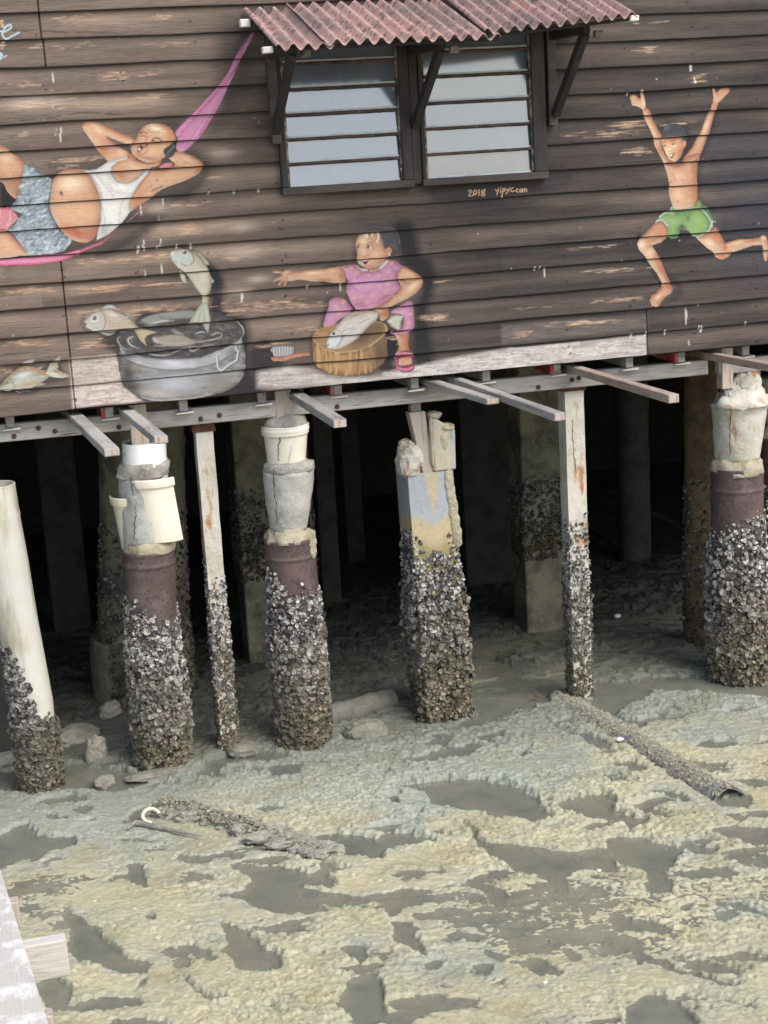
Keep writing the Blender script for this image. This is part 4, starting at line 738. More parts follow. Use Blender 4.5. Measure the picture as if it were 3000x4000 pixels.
L.blob(218, 230, 18, 50, (244, 214, 170), .6, -8); L.blob(290, 470, 22, 90, (232, 180, 132), .6, -24); L.blob(400, 800, 30, 70, (190, 112, 70), .5, -28); L.blob(330, 590, 14, 80, (242, 204, 160), .5, -24)
skin(L, [(1020, 240), (1086, 236), (1052, 350), (1002, 520), (952, 660), (902, 780), (852, 872), (802, 924), (660, 962), (690, 870), (780, 758), (830, 670), (880, 570), (940, 430), (990, 320)], ew=18)
skin(L, [(1022, 92), (1040, 84), (1056, 98), (1070, 126), (1110, 90), (1160, 78), (1212, 80), (1220, 100), (1216, 122), (1166, 172), (1092, 244), (1026, 242), (1030, 170)], (222, 164, 118), ew=10)
for P in ([(1072, 126), (1080, 180)], [(1100, 150), (1150, 110), (1205, 92)], [(1110, 165), (1160, 130), (1212, 108)]): L.line(P, (160, 96, 62), 2.5, .7, clip=True)
L.blob(940, 520, 24, 110, (240, 198, 150), .6, 22); L.blob(1030, 330, 16, 70, (206, 128, 80), .6, 18); L.blob(860, 800, 40, 60, (214, 146, 98), .5, 30); L.blob(790, 880, 46, 22, (150, 84, 54), .6, -30)
skin(L, [(540, 925), (660, 925), (722, 868), (862, 828), (852, 950), (838, 1100), (844, 1250), (838, 1372), (782, 1442), (660, 1474), (560, 1444), (518, 1300), (514, 1225), (508, 1150), (488, 1050), (462, 938)], (216, 158, 118), ew=30)
L.blob(640, 1080, 80, 70, (232, 186, 146), .6); L.blob(620, 1300, 70, 90, (238, 192, 148), .6); L.blob(800, 1250, 34, 150, (200, 118, 72), .6); L.blob(600, 960, 70, 26, (176, 104, 68), .6, 10); L.blob(800, 1000, 34, 60, (184, 112, 74), .5); L.blob(680, 1200, 120, 14, (196, 126, 84), .5, -8)
for P, c, w_ in (([(560, 1060), (580, 1110), (576, 1140)], (176, 112, 76), 4), ([(740, 1170), (780, 1120), (800, 1100)], (176, 108, 72), 4), ([(600, 990), (640, 970), (660, 950)], (140, 84, 56), 4), ([(790, 930), (830, 900)], (100, 56, 40), 6), ([(760, 1250), (830, 1215)], (176, 104, 66), 4)): L.line(P, c, w_, .6, clip=True)
for x, y in ((664, 1130), (530, 1160)): L.blob(x, y, 9, 9, (140, 78, 54), .8)
L.blob(612, 1382, 10, 10, (120, 66, 44), .9)
skin(L, [(424, 655), (440, 636), (640, 636), (685, 688), (708, 684), (716, 712), (702, 752), (682, 782), (652, 862), (602, 914), (560, 922), (510, 892), (470, 822), (440, 742)], (222, 164, 112), ew=20)
L.blob(500, 800, 40, 60, (248, 214, 162), .6); L.blob(575, 745, 28, 26, (248, 216, 170), .8); L.blob(640, 800, 30, 70, (196, 124, 76), .5, 20); L.blob(530, 780, 16, 40, (246, 206, 150), .6)
bh = [(422, 650), (428, 590), (450, 530), (500, 496), (560, 484), (622, 490), (700, 540), (732, 620), (722, 692), (682, 692), (655, 640), (600, 632), (440, 648)]
L.poly(bh, (62, 66, 73), (44, 47, 53), 12, (104, 108, 112), None); L.blob(490, 530, 40, 30, (120, 122, 122), .5, -40)
for i in range(12): L.line([(450 + i * 22, 640), (470 + i * 18, 570), (520 + i * 10, 500)], (84, 88, 94) if i % 2 else (44, 46, 52), 2, .5, clip=True)
L.poly([(676, 700), (700, 684), (716, 704), (704, 748), (684, 764)], (226, 162, 112), (160, 96, 62), 5)
for P, c, w_ in (([(446, 706), (464, 694), (486, 706)], (96, 66, 50), 4), ([(540, 700), (562, 678), (588, 684)], (96, 66, 50), 4), ([(448, 742), (466, 736), (482, 744)], (60, 46, 44), 4), ([(548, 728), (566, 716), (584, 724)], (60, 46, 44), 4), ([(500, 800), (522, 812), (544, 800)], (156, 96, 60), 3), ([(514, 842), (540, 836), (580, 820)], (150, 84, 56), 3)): L.line(P, c, w_ / 1.3, .85, clip=True)
L.blob(464, 744, 7, 6, (60, 50, 60), .9, hard=True); L.blob(568, 730, 9, 7, (60, 50, 60), .9, hard=True)
L.poly([(512, 850), (540, 842), (572, 832), (560, 866), (542, 886), (526, 876)], (136, 56, 42), None, clip=True); L.poly([(514, 850), (540, 844), (552, 842), (546, 860), (524, 864)], (246, 240, 232), None, clip=True)

# ---- lettering
TX = Lay(1810, 715, 2080, 790); L = TX.at(1780, 680, 4.88); tc = (216, 178, 130)
for P in ([(245, 325), (270, 300), (298, 306), (296, 335), (270, 370), (248, 405), (335, 396)], [(365, 300), (340, 330), (345, 372), (372, 378), (398, 345), (395, 305), (365, 296)], [(445, 290), (440, 400)], [(560, 275), (545, 300), (505, 310), (490, 335), (530, 350), (548, 385), (525, 410), (495, 405), (490, 380), (530, 350), (552, 315), (560, 275)],
          [(762, 285), (780, 320), (806, 310)], [(820, 270), (806, 320), (785, 385)], [(862, 285), (852, 350)], [(868, 245), (866, 250)], [(900, 280), (885, 380), (872, 445)], [(898, 296), (925, 276), (942, 300), (925, 330), (890, 335)], [(960, 272), (980, 310), (1010, 300)], [(1035, 262), (1000, 330), (955, 380)], [(1100, 262), (1065, 280), (1050, 320), (1075, 338), (1105, 320)], [(1130, 328), (1132, 332)],
          [(1190, 285), (1165, 295), (1160, 335), (1185, 345)], [(1225, 300), (1215, 330), (1240, 342), (1255, 315), (1235, 292), (1225, 300)], [(1275, 345), (1278, 290)], [(1278, 300), (1300, 288), (1312, 305), (1310, 345)], [(1312, 302), (1335, 288), (1350, 305), (1348, 348)]): L.line(P, tc, 4.3, 1, soft=1.5)
ET = Lay(-10, 60, 90, 240); L = ET.at(0, 0, 4.1475); lb = (176, 206, 216)
L.line([(-30, 500), (60, 515), (130, 490), (180, 440), (170, 405), (120, 415), (70, 470), (40, 540), (60, 610), (110, 630), (190, 590), (300, 535)], lb, 7.5, 1)
L.line([(62, 480), (110, 430), (160, 412)], (206, 196, 226), 3.5, .8); L.line([(190, 592), (310, 530)], lb, 3.5, 1)
L.line([(-30, 860), (20, 880), (20, 940), (-20, 975)], lb, 9, 1); L.line([(55, 940), (105, 900)], (200, 214, 218), 4, 1)
for x, y, c in ((30, 340, (214, 170, 112)), (10, 370, (206, 156, 96)), (40, 400, (190, 160, 130)), (40, 435, (206, 180, 150)), (50, 690, (206, 170, 150)), (60, 740, (190, 150, 130)), (10, 740, (206, 160, 140)), (30, 790, (176, 140, 120))): L.blob(x, y, 34, 20, c, .95, -10, clip=False, hard=True)
def hang_mural():
    build_wall()
    for L_, nm, lb_ in ((to_hammock, 'painted_hammock', 'painted pink hammock tied below the awning'), (Mn, 'painted_man', 'painted bald man in white vest and patterned shorts lying back with hands behind head'),
                        (PT, 'painted_pot', 'painted silver metal pot with a side handle'), (K, 'painted_fish', 'painted fish leaping left off the pot rim'), (J, 'painted_fish', 'painted fish jumping upright above the pot'), (Q, 'painted_fish', 'painted greenish fish lying low at the far left'),
                        (GL, 'painted_girl', 'painted girl in pink flowered clothes reaching out one arm'), (LG, 'painted_chopping_block', 'painted round wooden chopping block'), (LF, 'painted_fish', 'painted pale fish held on the chopping block'), (BR, 'painted_brush', 'painted scrubbing brush with wooden handle'),
                        (B, 'painted_boy', 'painted shirtless boy in green shorts leaping with arms up'), (TX, 'painted_lettering', 'orange hand-painted year and web address'), (ET, 'painted_lettering', 'light blue script lettering cut off at the edge')):
        thr = .45
        off = {'painted_pot': .0009, 'painted_chopping_block': .0015, 'painted_man': .0016, 'painted_fish': .002}.get(nm, .0012)
        to_wall(L_, nm, lb_, thr, off)
hang_mural()
# ------------------------------------------------------------------ mud flat and water
POOLS_A = [[(0,400),(60,360),(130,350),(160,390),(300,400),(320,430),(280,450),(200,470),(150,500),(60,500),(0,540),(-60,480)], [(330,265),(395,262),(380,290),(335,290)], [(205,310),(280,305),(280,325),(215,325)], [(540,530),(610,520),(640,600),(620,610),(560,580)], [(770,475),(890,490),(880,510),(790,500)],
 [(1000,510),(1150,520),(1300,540),(1430,580),(1420,620),(1300,600),(1290,650),(1400,710),(1250,720),(1100,690),(980,650),(1010,630),(1070,580),(1050,555)], [(930,640),(975,635),(960,655)], [(270,700),(380,760),(420,810),(540,900),(620,940),(630,980),(560,990),(450,960),(330,930),(290,880),(300,810)], [(960,765),(1060,790),(1090,850),(1200,910),(1200,960),(1130,975),(1020,960),(1000,910),(960,890),(980,850)],
 [(820,880),(890,880),(915,920),(880,930)], [(1450,870),(1550,860),(1590,910),(1550,930)], [(745,930),(800,920),(820,950),(770,965)], [(770,990),(850,1050),(950,1090),(960,1110),(880,1100)], [(1470,1060),(1560,980),(1659,1010),(1659,1180),(1560,1200),(1480,1140)], [(480,1190),(600,1180),(760,1217),(700,1250),(480,1240)], [(150,1020),(260,1000),(300,1080),(220,1150),(180,1100)],
 [(600,1020),(640,1010),(600,1050)], [(830,120),(1000,40),(1200,30),(1210,60),(1000,90),(870,150)], [(520,320),(640,265),(640,300),(560,335)], [(1430,400),(1500,380),(1659,420),(1659,480),(1500,470),(1420,430)], [(0,200),(280,190),(520,200),(600,180),(640,150),(500,110),(300,80),(0,100)], [(1150,90),(1290,80),(1280,130),(1180,130)], [(620,745),(680,735),(670,765)], [(860,890),(800,860),(840,920)]]
POOLS_B = [[(60,510),(300,480),(480,490),(600,530),(680,560),(700,600),(740,640),(600,660),(400,630),(200,600),(180,550)], [(780,570),(950,540),(1000,590),(1060,640),(1140,650),(1060,700),(1030,670),(900,650),(780,620)], [(340,680),(420,740),(580,760),(800,790),(950,770),(1000,830),(990,870),(800,880),(790,960),(840,1040),(740,950),(680,900),(560,860),(500,810),(400,770)], [(950,750),(1040,720),(1230,760),(1300,800),(1220,880),(1250,930),(1200,970),(1130,960),(1150,900),(1060,850),(1010,830)],
 [(360,910),(450,930),(540,1000),(500,1030),(430,980)], [(0,1000),(140,980),(90,1030),(30,1070),(0,1060)], [(30,1090),(110,1100),(160,1180),(170,1240),(110,1210),(50,1170)], [(960,1060),(1060,1070),(1200,1100),(1240,1120),(1100,1130),(1000,1110)], [(560,1260),(680,1260),(750,1310),(680,1330),(600,1290)], [(430,1210),(540,1240),(520,1260),(450,1240)], [(1380,1240),(1550,1220),(1659,1260),(1659,1290),(1500,1260)], [(1060,1450),(1160,1400),(1320,1470),(1300,1600),(1060,1600)],
 [(980,1190),(1050,1220),(900,1230)], [(1060,1240),(1140,1260),(1100,1270)], [(1280,1020),(1330,1030),(1290,1045)], [(1280,750),(1430,790),(1420,805),(1300,790)], [(1400,690),(1659,700),(1659,760),(1500,730)], [(1400,560),(1560,550),(1560,590),(1450,590)], [(380,130),(520,80),(700,60),(720,130),(600,180),(420,240),(300,260),(200,270),(380,220)], [(900,100),(1100,90),(1130,130),(1000,190),(1090,230),(1130,240),(1100,260),(900,170)], [(690,200),(760,250),(900,300),(1000,330),(940,350),(800,290)],
 [(560,380),(640,340),(600,390)], [(1000,400),(1120,420),(1110,450),(1010,430)], [(940,460),(1080,480),(1000,490)], [(1160,520),(1330,560),(1300,580),(1180,540)], [(1420,1040),(1520,1060),(1480,1090)], [(1500,1000),(1640,1060),(1520,1030)], [(780,1200),(860,1240),(800,1260)], [(640,1130),(500,1130),(520,1160)], [(1080,1230),(1220,1270),(1400,1330),(1560,1370),(1420,1360),(1250,1310)], [(0,560),(60,540),(40,590)], [(380,1290),(470,1280),(440,1320)], [(160,1270),(260,1250),(220,1300)]]
POOLS = [np.array(p, float) / 1.106 + [0, 2900] for p in POOLS_A] + [np.array(p, float) / 1.106 + [1500, 2600] for p in POOLS_B]
POOLS += [np.array(p, float) / 1.508 + [1900, 1400] for p in ([(0,1650),(200,1600),(480,1570),(470,1640),(250,1700),(60,1760),(200,1800),(480,1740),(480,1900),(300,1960),(100,1980),(-200,2000),(-260,1850)], [(640,1650),(900,1640),(1000,1700),(800,1700)], [(640,1900),(900,1880),(1250,1860),(1500,1900),(1680,1890),(1680,1980),(1400,1960),(1000,1940),(700,1990)])]
def mud_sd(X, Y):
    PX, PY = to_px(np.stack([X, Y, np.full_like(X, MUD)], -1))
    # ragged shores
    jx = 46 * fbm(X * 8, Y * 8, 0, 41, 5, .78); jy = 26 * fbm(X * 8, Y * 8, 0, 42, 5, .78)
    PX, PY = PX + jx, PY + jy
    out = np.full(X.shape, -60.)
    for P in POOLS:
        x0, y0 = P.min(0) - 60; x1, y1 = P.max(0) + 60
        w_ = (PX > x0) & (PX < x1) & (PY > y0) & (PY < y1)
        if not w_.any(): continue
        Ps = spline(P, True, 3)
        out[w_] = np.maximum(out[w_], sdf(PX[w_], PY[w_], Ps))
    # little hollows everywhere, broad water in the shade under the floor
    far = sm(.25, .9, Y)
    hol = 60 * (fbm(X * 3.2 + Y * 1.5, Y * 5, 0, 43, 5, .6) - .3)
    hol2 = 70 * (fbm(X * 1.6, Y * 3.4, 0, 44, 5, .6) - .2)
    out = np.maximum(out, hol * (1 - far) - 60 * far)
    out = np.maximum(out, hol2 * far - 60 * (1 - far))
    return out
def build_mud():
    def axis(a, b, fine): 
        f = np.arange(a, b, fine); e = np.array([.05, .12, .25, .5, 1, 2, 4, 8, 16, 32, 60])
        return np.concatenate([a - e[::-1], f, b + e])
    xs = axis(-1.2, 6.5, .0072)
    ys = np.concatenate([-5.6 - np.array([60, 32, 16, 8, 4, 2, 1, .5, .25, .12, .05]), np.arange(-5.6, .6, .0092), np.arange(.6, 3.6, .015), 3.6 + np.array([.1, .3, .8, 2, 5, 12, 30, 60])])
    X, Y = np.meshgrid(xs, ys)
    sd = mud_sd(X, Y)
    land = sm(-10, 10, -sd)
    # windblown-looking lumps: billows stretched along x, drifting down to the right
    u = X + .45 * Y; v = Y + .12 * X
    wx, wy = .7 * noise(X * 13, Y * 13, 0, 52), .7 * noise(X * 13, Y * 13, 0, 53)
    b1 = np.abs(noise(u * 15 + wx, v * 24 + wy, 0, 51)); b2 = np.abs(noise(u * 42 + wx, v * 58 + wy, 0, 54)); b3 = noise(X * 75, Y * 85, 0, 55)
    big = fbm(X * .9, Y * 1.3, 0, 56, 3)
    rough = sm(-.25, .5, fbm(X * 1.3, Y * 1.6, 0, 57, 3))
    z = MUD - .031 + land * (.028 + .03 * np.clip(big, -.5, 1)) + (.15 + .85 * land) * (.0125 * b1 + .0095 * b2 + .0045 * b3) * (.3 + .9 * rough) - .011
    shore = np.exp(-(np.clip(-sd, 0, 99) / 18) ** 2) * land
    z = z + .007 * shore * (.3 + b2)
    z = z + sm(-.2, 1., Y) * (.04 * np.abs(noise(u * 7 + wx, v * 12 + wy, 0, 63)) + .012 * b1 - .008)
    g_ = np.random.default_rng(77)      # crab holes
    for hx, hy in zip(g_.uniform(-.8, 4.6, 420), g_.uniform(-5.2, .2, 420)):
        i0, i1 = np.searchsorted(xs, [hx - .04, hx + .04]); j0, j1 = np.searchsorted(ys, [hy - .05, hy + .05])
        rr = np.hypot(X[j0:j1, i0:i1] - hx, (Y[j0:j1, i0:i1] - hy)); z[j0:j1, i0:i1] += -.022 * np.exp(-(rr / .011) ** 2) + .005 * np.exp(-((rr - .02) / .008) ** 2)
    # mud colour: cream algae skin, blue-grey where the skin is broken
    cream, grey, och = lin((171, 165, 136)), lin((147, 152, 139)), lin((160, 149, 114))
    g = np.clip(sm(-1.6, -.4, Y + .9 * fbm(X * .8, Y * .9, 0, 58)) * .9 + .55 * shore + .5 * sm(.1, .5, fbm(X * 2.1, Y * 2.6, 0, 59, 4)), 0, 1)
    o = sm(.1, .45, fbm(X * 1.1, Y * 1.5, 0, 60, 3)) * (1 - g)
    C = cream * (1 - g)[..., None] + grey * g[..., None]
    C = C * (1 - .6 * o)[..., None] + och * (.6 * o)[..., None]
    C = C * (.84 + .3 * np.clip(b1 * .9 + b2 * 1.3, 0, 1))[..., None]
    wet_shade = sm(-.9, 1.3, Y + .5 * fbm(X * .8, Y, 0, 62))[..., None]  # wet mud tone, with the under-floor shade painted in as well
    C = C * (1 - wet_shade) + lin((82, 85, 78)) * wet_shade
    bed = sm(-8, 70, sd)[..., None]; C = C * (1 - .2 * (1 - land))[..., None]; C = C * (1 - .85 * bed) + lin((128, 130, 112)) * .85 * bed; deep = (sm(.8, 2.4, Y) * .5)[..., None]; C = C * (1 - deep)  # deep: further under-floor shade painted into the mud colour
    ny, nx = X.shape; idx = np.arange(nx * ny).reshape(ny, nx)
    F = np.stack([idx[:-1, :-1], idx[:-1, 1:], idx[1:, 1:], idx[1:, :-1]], -1).reshape(-1, 4)
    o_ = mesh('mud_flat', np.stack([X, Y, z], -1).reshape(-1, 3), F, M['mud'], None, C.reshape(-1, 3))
    tag(o_, 'olive cream tidal mud flat with ragged grey pools', 'mud', None, 'structure')
    W_ = mesh('shallow_water', [(-60, -60, MUD - .0215), (70, -60, MUD - .0215), (70, 60, MUD - .0215), (-60, 60, MUD - .0215)], [[0, 1, 2, 3]], M['water'])
    tag(W_, 'murky grey green water lying in the hollows of the mud', 'water', None, 'structure')
build_mud()

# ------------------------------------------------------------------ house: carcass, windows
def house_parts():
    m = MB(); m.box(-4, 9.5, .045, 7.5, -.015, .09, bev=0); m.build('floor_deck', M['dark'], house)
    m = MB(); m.box(-4, 9.5, .03, 7.5, 3.4, 3.5, bev=0); m.build('ceiling_deck', M['dark'], house)
    for x in (-4, 9.4): m = MB(); m.box(x, x + .1, .03, 7.5, -2.7, 3.39, bev=0); m.build('side_wall_blocker', M['dark'], house)  # carried down to the mud, added to keep side light out
    m = MB(); m.box(-3.88, 9.38, 7.38, 7.5, -2.7, -.02, bev=0); m.box(-3.88, 9.38, 7.38, 7.5, .1, 3.39, bev=0); m.build('rear_wall_blocker', M['dark'], house)  # panel below the floor added to keep light out from behind
    # joists, each its own part, resting on the bearer
    for i, px in enumerate((-250, 38, 428, 716, 1025, 1325, 1620, 1903, 2184, 2458, 2666, 2924, 3200)):
        x = at_y(px, 1640 - .092 * px, .08)[0]; y0 = .075 + .02 * (i % 3)
        m = MB(); m.box(x - .026, x + .026, y0, 6, -.088, -.017, bev=.003)
        j = m.build('joist', M['timber'], house, rough=.002)
        w_ = MB(); w_.hexa([(x - .05, y0 - .01, -.104), (x + .06, y0 - .01, -.104), (x + .06, y0 + .1, -.104), (x - .05, y0 + .1, -.104), (x - .05, y0 - .01, -.0985), (x + .06, y0 - .01, -.0905), (x + .06, y0 + .1, -.0905), (x - .05, y0 + .1, -.0985)], bev=0)
        w_.build('wedge', M['batten'], j)
        if i in (2, 5, 8, 10):
            w_ = MB(); w_.box(x - .05, x - .028, y0 - .004, y0 + .3, -.088, -.02, bev=.002); w_.build('painted_packer', M['redmark'], j)
house_parts()
RL = [2.11, 1.964, 1.816, 1.667, 1.522, 1.376, 1.24]; RR = [2.13, 1.995, 1.85, 1.692, 1.538, 1.383, 1.236]
def window(x0, x1, gx0, gx1, rails, label, sill0, lean):
    w_ = thing('window', ((x0 + x1) / 2, -.04, 1.2), None, None); w_.parent = house; w_.location = Vector(ORG[w_] - ORG[house])
    w_['label'] = label
    m = MB()
    m.box(x0, gx0, -.062, .05, sill0 + .046, 2.26); m.box(gx1, x1, -.062, .05, sill0 + .046, 2.26); m.box(gx0 + .001, gx1 - .001, -.06, .05, 2.19, 2.26)
    m.build('frame', M['frame'], w_, rough=.002)
    m = MB(); m.box(x0 - .004, x1 + .004, -.075, .05, sill0, sill0 + .045); m.build('sill', M['frame_sill'], w_, rough=.0025)
    g = MB(); e = MB(); r = MB()
    for a, b in zip(rails[:-1], rails[1:]):
        P = lambda z, y: [(gx0 + .004, y, z), (gx1 - .004, y, z)]
        jit = rs.uniform(-.0015, .0015)
        V = P(b, -.018 - lean + jit) + P(a + .012, -.018) + P(b, -.013 - lean + jit) + P(a + .012, -.013)
        g.add(V, [[0, 1, 3, 2], [5, 4, 6, 7], [0, 4, 5, 1], [2, 3, 7, 6], [0, 2, 6, 4], [1, 5, 7, 3]])
    for i, z in enumerate(rails[1:]):
        y = -.045
        if i < len(rails) - 2:
            n = 24; xs = np.linspace(gx0 - .004, gx1 + .012, n)
            r.tube(np.stack([xs, np.full(n, y), z + .002 * np.array([rs.uniform(-.6, .6) for _ in range(n)])], 1), .0085, 8)
        e.box(gx0 + .012, gx1 - .01, -.0385, -.0355, z + (.009 if i < len(rails) - 2 else .0), z + (.021 if i < len(rails) - 2 else .012), bev=0)
    g.build('louvre_glass', M['glass'], w_, smooth=False)
    e.build('slat_edge', M['slat_edge'], w_)
    r.build('louvre_rail', M['rail'], w_, smooth=True)
    for x in (gx0 + .006, gx1 - .006): m = MB(); m.box(x - .009, x + .009, -.05, -.02, sill0 + .05, 2.18, bev=.002); m.build('side_strip', M['strip'], w_, rough=.002, rscale=40)
    return w_
M['slat_edge'] = mat('glass_edge', (.5, .56, .58), .3, [(8, (.36, .4, .42), .45, .65)], spec=.6)
window(1.815, 2.645, 1.852, 2.582, RL, 'left louvred window with mirrored awning bracket', 1.193, .016)
window(2.708, 3.535, 2.732, 3.446, RR, 'right louvred window with rusty slat rails', 1.193, .0105)
m = MB(); m.box(2.648, 2.705, -.05, .03, 1.21, 2.3); m.build('mullion_board', M['frame'], house, rough=.002)
for x, z0 in ((1.768, 1.5), (3.552, 1.517)): m = MB(); m.box(x, x + .056, -.072, -.015, z0, 2.3); m.build('trim_board', M['frame_sill'], house, rough=.002)
for x, z0 in ((1.775, 1.62), (2.668, 1.62), (3.575, 1.62)): pass

# ------------------------------------------------------------------ awning
aw = thing('awning', (2.75, -.45, 2.1), 'faded red corrugated awning on dark wooden struts over the two windows', 'awning')
def sheet(bl, br, fl, fr, ph, lift, label=None):
    """corrugated sheet from the wall edge (bl, br) to the front edge (fl, fr)"""
    bl, br, fl, fr = [np.array(v, float) for v in (bl, br, fl, fr)]
    L_ = np.linalg.norm(br - bl); nu = int(L_ / .0075); nv = 40
    u = np.linspace(0, 1, nu); v = np.linspace(0, 1, nv)
    U, Vv = np.meshgrid(u, v)
    rag = .012 * fbm(u * L_ * 9, 0, ph, 71, 3)
    Vr = np.clip(Vv + rag[None, :] * (Vv > .97), 0, 1.02)
    P = bl * ((1 - U) * (1 - Vr))[..., None] + br * (U * (1 - Vr))[..., None] + fl * ((1 - U) * Vr)[..., None] + fr * (U * Vr)[..., None]
    n = np.cross(br - bl, fl - bl); n /= np.linalg.norm(n); n = n if n[2] > 0 else -n
    h = .019 * np.sin(U * L_ / .0845 * 2 * math.pi + ph) + .004 * fbm(U * 6, Vv * 4, ph, 72, 2) + lift + .0015 * noise(U * 90, Vv * 60, 0, 73)
    P = P + h[..., None] * n
    Q = P - n * .006
    idx = np.arange(nu * nv).reshape(nv, nu); k = nu * nv
    f = np.stack([idx[:-1, :-1], idx[:-1, 1:], idx[1:, 1:], idx[1:, :-1]], -1).reshape(-1, 4)
    F = [f, f[:, ::-1] + k]
    for row in (idx[0], idx[-1], idx[:, 0], idx[:, -1]): F.append(np.stack([row[:-1], row[1:], row[1:] + k, row[:-1] + k], -1))
    return mesh('corrugated_sheet', np.concatenate([P.reshape(-1, 3), Q.reshape(-1, 3)]), np.concatenate(F), M['roof_red'], aw, label=label)
sheet((1.655, -.03, 2.285), (1.99, -.03, 2.285), (1.655, -.885, 2.02), (1.985, -.89, 2.018), .4, .000)
sheet((1.915, -.03, 2.289), (2.95, -.03, 2.293), (1.915, -.89, 2.024), (2.965, -.875, 2.016), 1.5, .013)
sheet((2.872, -.03, 2.32), (3.86, -.03, 2.345), (2.87, -.87, 2.036), (3.80, -.89, 2.098), .2, .022, 'highest corrugated sheet at the right end')
def awning_wood():
    for (x, y0, z0, y1, z1) in ((1.795, -.055, 1.575, -.66, 2.0), (2.672, -.055, 1.565, -.66, 1.985), (3.592, -.075, 1.585, -.60, 2.04)):
        m = MB(); m.bar((x, y0, z0), (x, y1, z1), .045, .055); m.build('strut', M['frame'], aw, rough=.002)
        m = MB(); m.box(x - .022, x + .022, y1 - .03, -.028, z1 - .005, z1 + .05); m.build('rafter', M['frame'], aw, rough=.002)
        m = MB(); m.box(x + .045, x + .095, y1 - .05, y1 - .005, z1 - .03, z1 + .01); m.build('block', M['strip'], aw, rough=.002)
    m = MB(); m.box(1.66, 2.98, -.79, -.75, 2.006, 2.028); bt = m.build('batten', M['frame'], aw, rough=.002); m = MB(); m.box(1.60, 1.659, -.80, -.745, 1.995, 2.03); m.build('bleached_end', M['batten'], bt, rough=.002)
    m = MB(); m.hexa([(2.99, -.8, 2.03), (3.79, -.8, 2.088), (3.79, -.755, 2.088), (2.99, -.755, 2.03), (2.99, -.8, 2.05), (3.79, -.8, 2.108), (3.79, -.755, 2.108), (2.99, -.755, 2.05)]); bt = m.build('batten', M['frame'], aw, rough=.002); m = MB(); m.box(3.791, 3.85, -.80, -.745, 2.085, 2.118); m.build('bleached_end', M['batten'], bt, rough=.002)
    m = MB(); m.box(1.615, 3.84, -.19, -.15, 2.185, 2.22); bt = m.build('batten', M['frame'], aw, rough=.002); m = MB(); m.box(1.60, 1.662, -.195, -.145, 2.18, 2.224); m.build('bleached_end', M['batten'], bt, rough=.002)
awning_wood()

# ------------------------------------------------------------------ bearer and the timbers that jut out
def bearer():
    b = thing('floor_bearer', (2.4, .15, -.15), 'long weathered grey beam running under the bottom of the board wall', 'beam')
    def piece(x0, x1, t0, t1, b0, b1, y=.12):
        m = MB(); n = 14
        for i in range(n):
            pass
        m.hexa([(x0, y, b0), (x1, y, b1), (x1, y + .075, b1), (x0, y + .075, b0), (x0, y, t0), (x1, y, t1), (x1, y + .075, t1), (x0, y + .075, t0)], bev=.006)
        m.build('beam_length', M['bearer'], b, rough=.003, rscale=8)
    piece(-1.6, .80, -.045, -.078, -.168, -.182)
    piece(.86, 4.72, -.082, -.095, -.19, -.196, .125)
    piece(4.8, 7, -.1065, -.1065, -.205, -.21)
    for px, py in ((150, 1672), (215, 1684), (465, 1668), (55, 1704), (785, 1636), (858, 1622), (2236, 1484), (2262, 1476), (2104, 1512), (1318, 1588)):
        p = at_y(px, py, .118); m = MB()
        m.tube([(p[0], .128, p[2]), (p[0], .112, p[2]), (p[0], .106, p[2])], [.016, .016, .01], 6); m.tube([(p[0], .106, p[2]), (p[0], .096, p[2])], .007, 6)
        m.build('bolt', M['rustbolt'], b)
bearer()
TB_ = [(.38, .6, .484, -1.262, .082, .046, 'timber', 'grey jutting timber leftmost of the row, reaching out beside the white pail collar'), (.70, .6, .785, -1.035, .078, .046, 'timber', 'grey jutting timber whose end hangs right over the white pail collar'),
       (1.805, .6, 1.797, -1.083, .078, .05, 'timber', 'grey jutting timber with a dark stain at its end, right of the cracked white pail'), (2.643, .6, 2.779, -.895, .078, .036, 'timber', 'short flat grey timber jutting out above the blue grey square pillar'),
       (2.843, .6, 2.936, -1.6, .062, .045, 'timber', 'long pale timber ending in front of the rust stained square post'), (3.684, .6, 3.722, -1.391, .066, .05, 'rust_wood', 'brown jutting timber with a split end, below the leaping boy'), (4.635, .6, 4.80, -.95, .06, .05, 'rust_wood', 'red smeared timber jutting out above the broken right hand pillar')]
for i, (xa, ya, xb, yb, w_, h_, mt, lb_) in enumerate(TB_):
    t = thing('jutting_timber', ((xa + xb) / 2, (ya + yb) / 2, -.06), lb_, 'timber', 'timbers jutting out from under the wall')
    m = MB(); z1 = -.038
    m.hexa([(xa, ya, z1 - h_), (xb, yb, z1 - h_), (xb + w_, yb, z1 - h_), (xa + w_, ya, z1 - h_), (xa, ya, z1), (xb, yb, z1), (xb + w_, yb, z1), (xa + w_, ya, z1)], bev=.004)
    m.build('timber_length', M[mt], t, rough=.0025, rscale=12, seed=i)
    m = MB(); m.hexa([(xb + .004, yb - .0015, z1 - h_ + .005), (xb + w_ - .004, yb - .0015, z1 - h_ + .005), (xb + w_ - .004, yb + .004, z1 - h_ + .005), (xb + .004, yb + .004, z1 - h_ + .005), (xb + .004, yb - .0015, z1 - .005), (xb + w_ - .004, yb - .0015, z1 - .005), (xb + w_ - .004, yb + .004, z1 - .005), (xb + .004, yb + .004, z1 - .005)], bev=.001)
    m.build('sawn_end', M['stick'], t, rough=.001)

